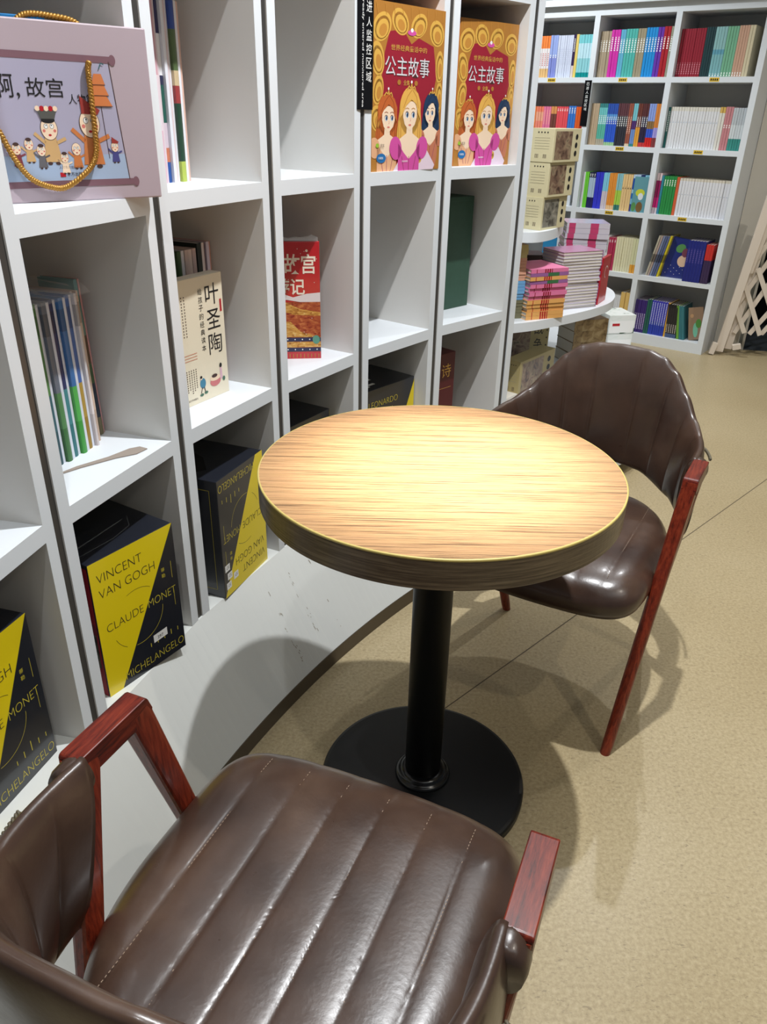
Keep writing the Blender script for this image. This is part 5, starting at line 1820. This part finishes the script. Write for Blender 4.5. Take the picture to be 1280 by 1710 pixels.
def make_chair(label):
    t = thing('leather_chair', label, 'chair')
    # seat
    bm = bmesh.new()
    NR, NT = 70, 260
    centre = bm.verts.new((0, 0, seat_height(0, 0, 0)))
    prev = None
    for i in range(1, NR + 1):
        r = i / NR
        ring = []
        for k in range(NT):
            x, y = seat_xy(2 * PI * k / NT, r)
            ring.append(bm.verts.new((x, y, seat_height(x, y, r))))
        if prev is None:
            for k in range(NT):
                bm.faces.new((centre, ring[k], ring[(k + 1) % NT]))
        else:
            for k in range(NT):
                j = (k + 1) % NT
                bm.faces.new((prev[k], ring[k], ring[j], prev[j]))
        prev = ring
    for (rr, dz) in ((1.010, -0.010), (1.008, -0.026), (0.985, -0.040), (0.93, -0.044)):
        ring = []
        for k in range(NT):
            x, y = seat_xy(2 * PI * k / NT, 1.0)
            zz = seat_height(x, y, 1.0)
            ring.append(bm.verts.new((x * rr, y * rr, zz + dz)))
        for k in range(NT):
            j = (k + 1) % NT
            bm.faces.new((prev[k], ring[k], ring[j], prev[j]))
        prev = ring
    bm.faces.new(prev)
    seat = build('seat', bm, LEATHER, t, smooth=True)
    # stitching: short dashes in each channel seam
    bm = bmesh.new()
    for q in range(-3, 3):
        x = 0.031 + 0.062 * q
        y = -0.17
        while y < 0.200:
            z = seat_height(x, y, 0.5) + 0.0004
            box(bm, x - 0.0004, x + 0.0004, y, y + 0.0030, z - 0.0004, z + 0.0003)
            y += 0.0058
    build('seat_stitching', bm, STITCH, seat, label='pale stitching along the seat channels')
    # backrest: curved shell swept between the two armrests
    bm = bmesh.new()
    NS, NC = 240, 44
    rings = []
    for i in range(NS + 1):
        th = -PI / 2 + PI * i / NS
        sx, cx_ = math.sin(th), max(0.0, math.cos(th))
        X = (AX - 0.014) * (1 if sx >= 0 else -1) * abs(sx) ** 0.8
        Y = -0.052 - 0.25 * cx_ ** 0.8
        th2 = th + 0.01
        sx2, cx2 = math.sin(th2), max(0.0, math.cos(th2))
        X2 = (AX - 0.014) * (1 if sx2 >= 0 else -1) * abs(sx2) ** 0.8
        Y2 = -0.052 - 0.25 * cx2 ** 0.8
        tg = Vector((X2 - X, Y2 - Y, 0))
        if tg.length < 1e-6 or abs(th) > PI / 2 - 0.02:
            tg = Vector((0, -1 if th < 0 else 1, 0))
        tg.normalize()
        nrm = Vector((tg.y, -tg.x, 0))                 # outward
        if nrm.dot(Vector((X, Y + 0.1, 0))) < 0:
            nrm = -nrm
        zt = interp(abs(X), [0, 0.06, 0.10, 0.133, 0.166, 0.20, 0.225, 0.257], [0.798, 0.795, 0.784, 0.758, 0.715, 0.670, 0.650, 0.640])
        zb = interp(abs(X), [0, 0.1, 0.20, 0.243], [0.506, 0.498, 0.464, 0.425])
        zm, H = (zt + zb) / 2, (zt - zb) / 2
        flute = abs(math.cos(PI * 10 * (i / NS) + 0.0)) ** 0.4
        ring = []
        for k in range(NC):
            ph = 2 * PI * k / NC
            c_, s_ = math.cos(ph), math.sin(ph)
            zz = zm + H * (1 if s_ >= 0 else -1) * abs(s_) ** 0.72
            thk = 0.016 + (0.0065 * flute * (1 - abs(s_) ** 2.5) if c_ < 0 else 0)
            off = thk * (1 if c_ >= 0 else -1) * abs(c_) ** 0.75
            rec = 0.040 * ((zz - zb) / (zt - zb) - 0.62) * cx_
            p = Vector((X, Y, 0)) + nrm * (off + rec)
            p.y -= (0.645 - zz) * 0.27 * abs(sx) ** 8
            ring.append((p.x, p.y, zz))
        rings.append(ring)
    loft(bm, rings)
    back = build('backrest', bm, LEATHER, t, smooth=True)
    # lacing cord along the outer top edge at each end
    CORD = mat('braided_cord', S(92, 84, 66), 0.6)
    for sgn in (1, -1):
        pts = []
        for k in range(10):
            th = sgn * (PI / 2 - 0.22 - 0.090 * k)
            sx, cx_ = math.sin(th), math.cos(th)
            X = AX * sgn * abs(sx) ** 0.8
            Y = -0.05 - 0.25 * cx_ ** 0.8
            zt = interp(abs(X), [0, 0.06, 0.10, 0.133, 0.166, 0.20, 0.225, 0.257], [0.798, 0.795, 0.784, 0.758, 0.715, 0.670, 0.650, 0.640])
            n_ = Vector((X, Y + 0.10, 0)).normalized()
            pts.append(Vector((X, Y, zt - 0.020 - 0.004 * k)) + n_ * 0.0155)
        rope('lacing_cord', pts, 0.0032, back, 22, CORD)['label'] = 'braided olive cord lacing the leather'
    # leather sleeve round each arm end
    for sgn in (1, -1):
        bm = bmesh.new()
        rings = []
        for k, (yy, zz, rx_, rz_) in enumerate([(-0.082, 0.612, 0.020, 0.026), (-0.074, 0.615, 0.0225, 0.0275), (-0.060, 0.617, 0.0225, 0.0265), (-0.052, 0.618, 0.0205, 0.0245)]):
            rings.append([(sgn * (AX - 0.006) + rx_ * math.cos(2 * PI * q / 20), yy, zz + rz_ * math.sin(2 * PI * q / 20)) for q in range(20)])
        loft(bm, rings)
        build('leather_sleeve', bm, LEATHER, back, smooth=True)
    # wooden side frames
    hwid, hthk = 0.0155, 0.019

    def sect(cx_, cy_, cz, ax, wx, wy, rnd):
        out = []
        for q in range(16):
            an = 2 * PI * (q + 0.5) / 16
            c_, s_ = math.cos(an), math.sin(an)
            e_ = rnd
            px_ = (1 if c_ >= 0 else -1) * abs(c_) ** e_ * wx
            py_ = (1 if s_ >= 0 else -1) * abs(s_) ** e_ * wy
            out.append(Vector((cx_ + px_, cy_, cz)) + ax * py_)
        return out

    for sgn in (1, -1):
        bm = bmesh.new()
        pr = [(-0.0605, ZA - 0.012), (-0.0602, ZA - 0.005), (-0.0585, ZA - 0.0015), (-0.055, ZA), (0.054, ZA), (0.058, ZA - 0.0015), (0.060, ZA - 0.005), (0.066, ZA - 0.022), (0.060, ZA - 0.034), (-0.056, ZA - 0.034)]
        v0 = [bm.verts.new((sgn * AX - hwid, y, z)) for y, z in pr]
        v1 = [bm.verts.new((sgn * AX + hwid, y, z)) for y, z in pr]
        for q in range(len(pr)):
            j = (q + 1) % len(pr)
            bm.faces.new((v0[q], v0[j], v1[j], v1[q]))
        bm.faces.new(v0)
        bm.faces.new(list(reversed(v1)))
        build('armrest', bm, REDWOOD_ARM, t, bevel=0.0015)
        for f in (1, -1):
            bm = bmesh.new()
            top = Vector((sgn * AX, f * 0.044, ZA - 0.012))
            foot = Vector((sgn * (0.222 if f > 0 else 0.192), f * (0.208 if f > 0 else 0.214), 0.0))
            d = (foot - top).normalized()
            ax = Vector((1, 0, 0)).cross(d).normalized()
            rings = []
            for s_ in (0, 0.03, 0.3, 0.6, 0.85, 0.97, 1.0):
                c0 = top.lerp(foot, s_)
                k_ = s_
                wx = hwid * (1 - k_) + 0.0125 * k_
                wy = hthk * (1 - k_) + 0.0125 * k_
                if s_ == 1.0:
                    wx, wy = wx * 0.92, wy * 0.92
                rnd = 0.30 + 0.70 * k_
                axx = ax if s_ < 0.99 else Vector((0, 1, 0))
                rings.append(sect(c0.x, c0.y, c0.z, axx, wx, wy, rnd))
            loft(bm, rings)
            build('leg', bm, REDWOOD, t, smooth=False, bevel=0)
    bm = bmesh.new()
    for f in (1, -1):
        y = f * 0.115
        tube(bm, [(-0.236, y * 0.95, 0.40), (0.236, y * 0.95, 0.40)], 0.006, 12)
    build('seat_rail', bm, BLACKM, t, label='thin black metal rods under the seat')
    return t


def copy_tree(o, parent=None):
    c = o.copy()
    COL.objects.link(c)
    if parent is not None:
        c.parent = parent
    for ch in list(o.children):
        copy_tree(ch, c)
    return c


near = make_chair('brown leather chair nearest the camera, seen from behind its back')
far_chair = copy_tree(near)
near.location = (-0.086, 0.591, 0)
near.rotation_euler = (0, 0, math.radians(67.7 - 90))
far_chair.location = (0.431, 1.607, 0)
far_chair.rotation_euler = (0, 0, math.radians(240.4 - 90))
far_chair['label'] = 'brown leather chair across the table with its high back toward the shelves'
for c in (near, far_chair):
    c['group'] = 'brown leather cafe chairs at the table'
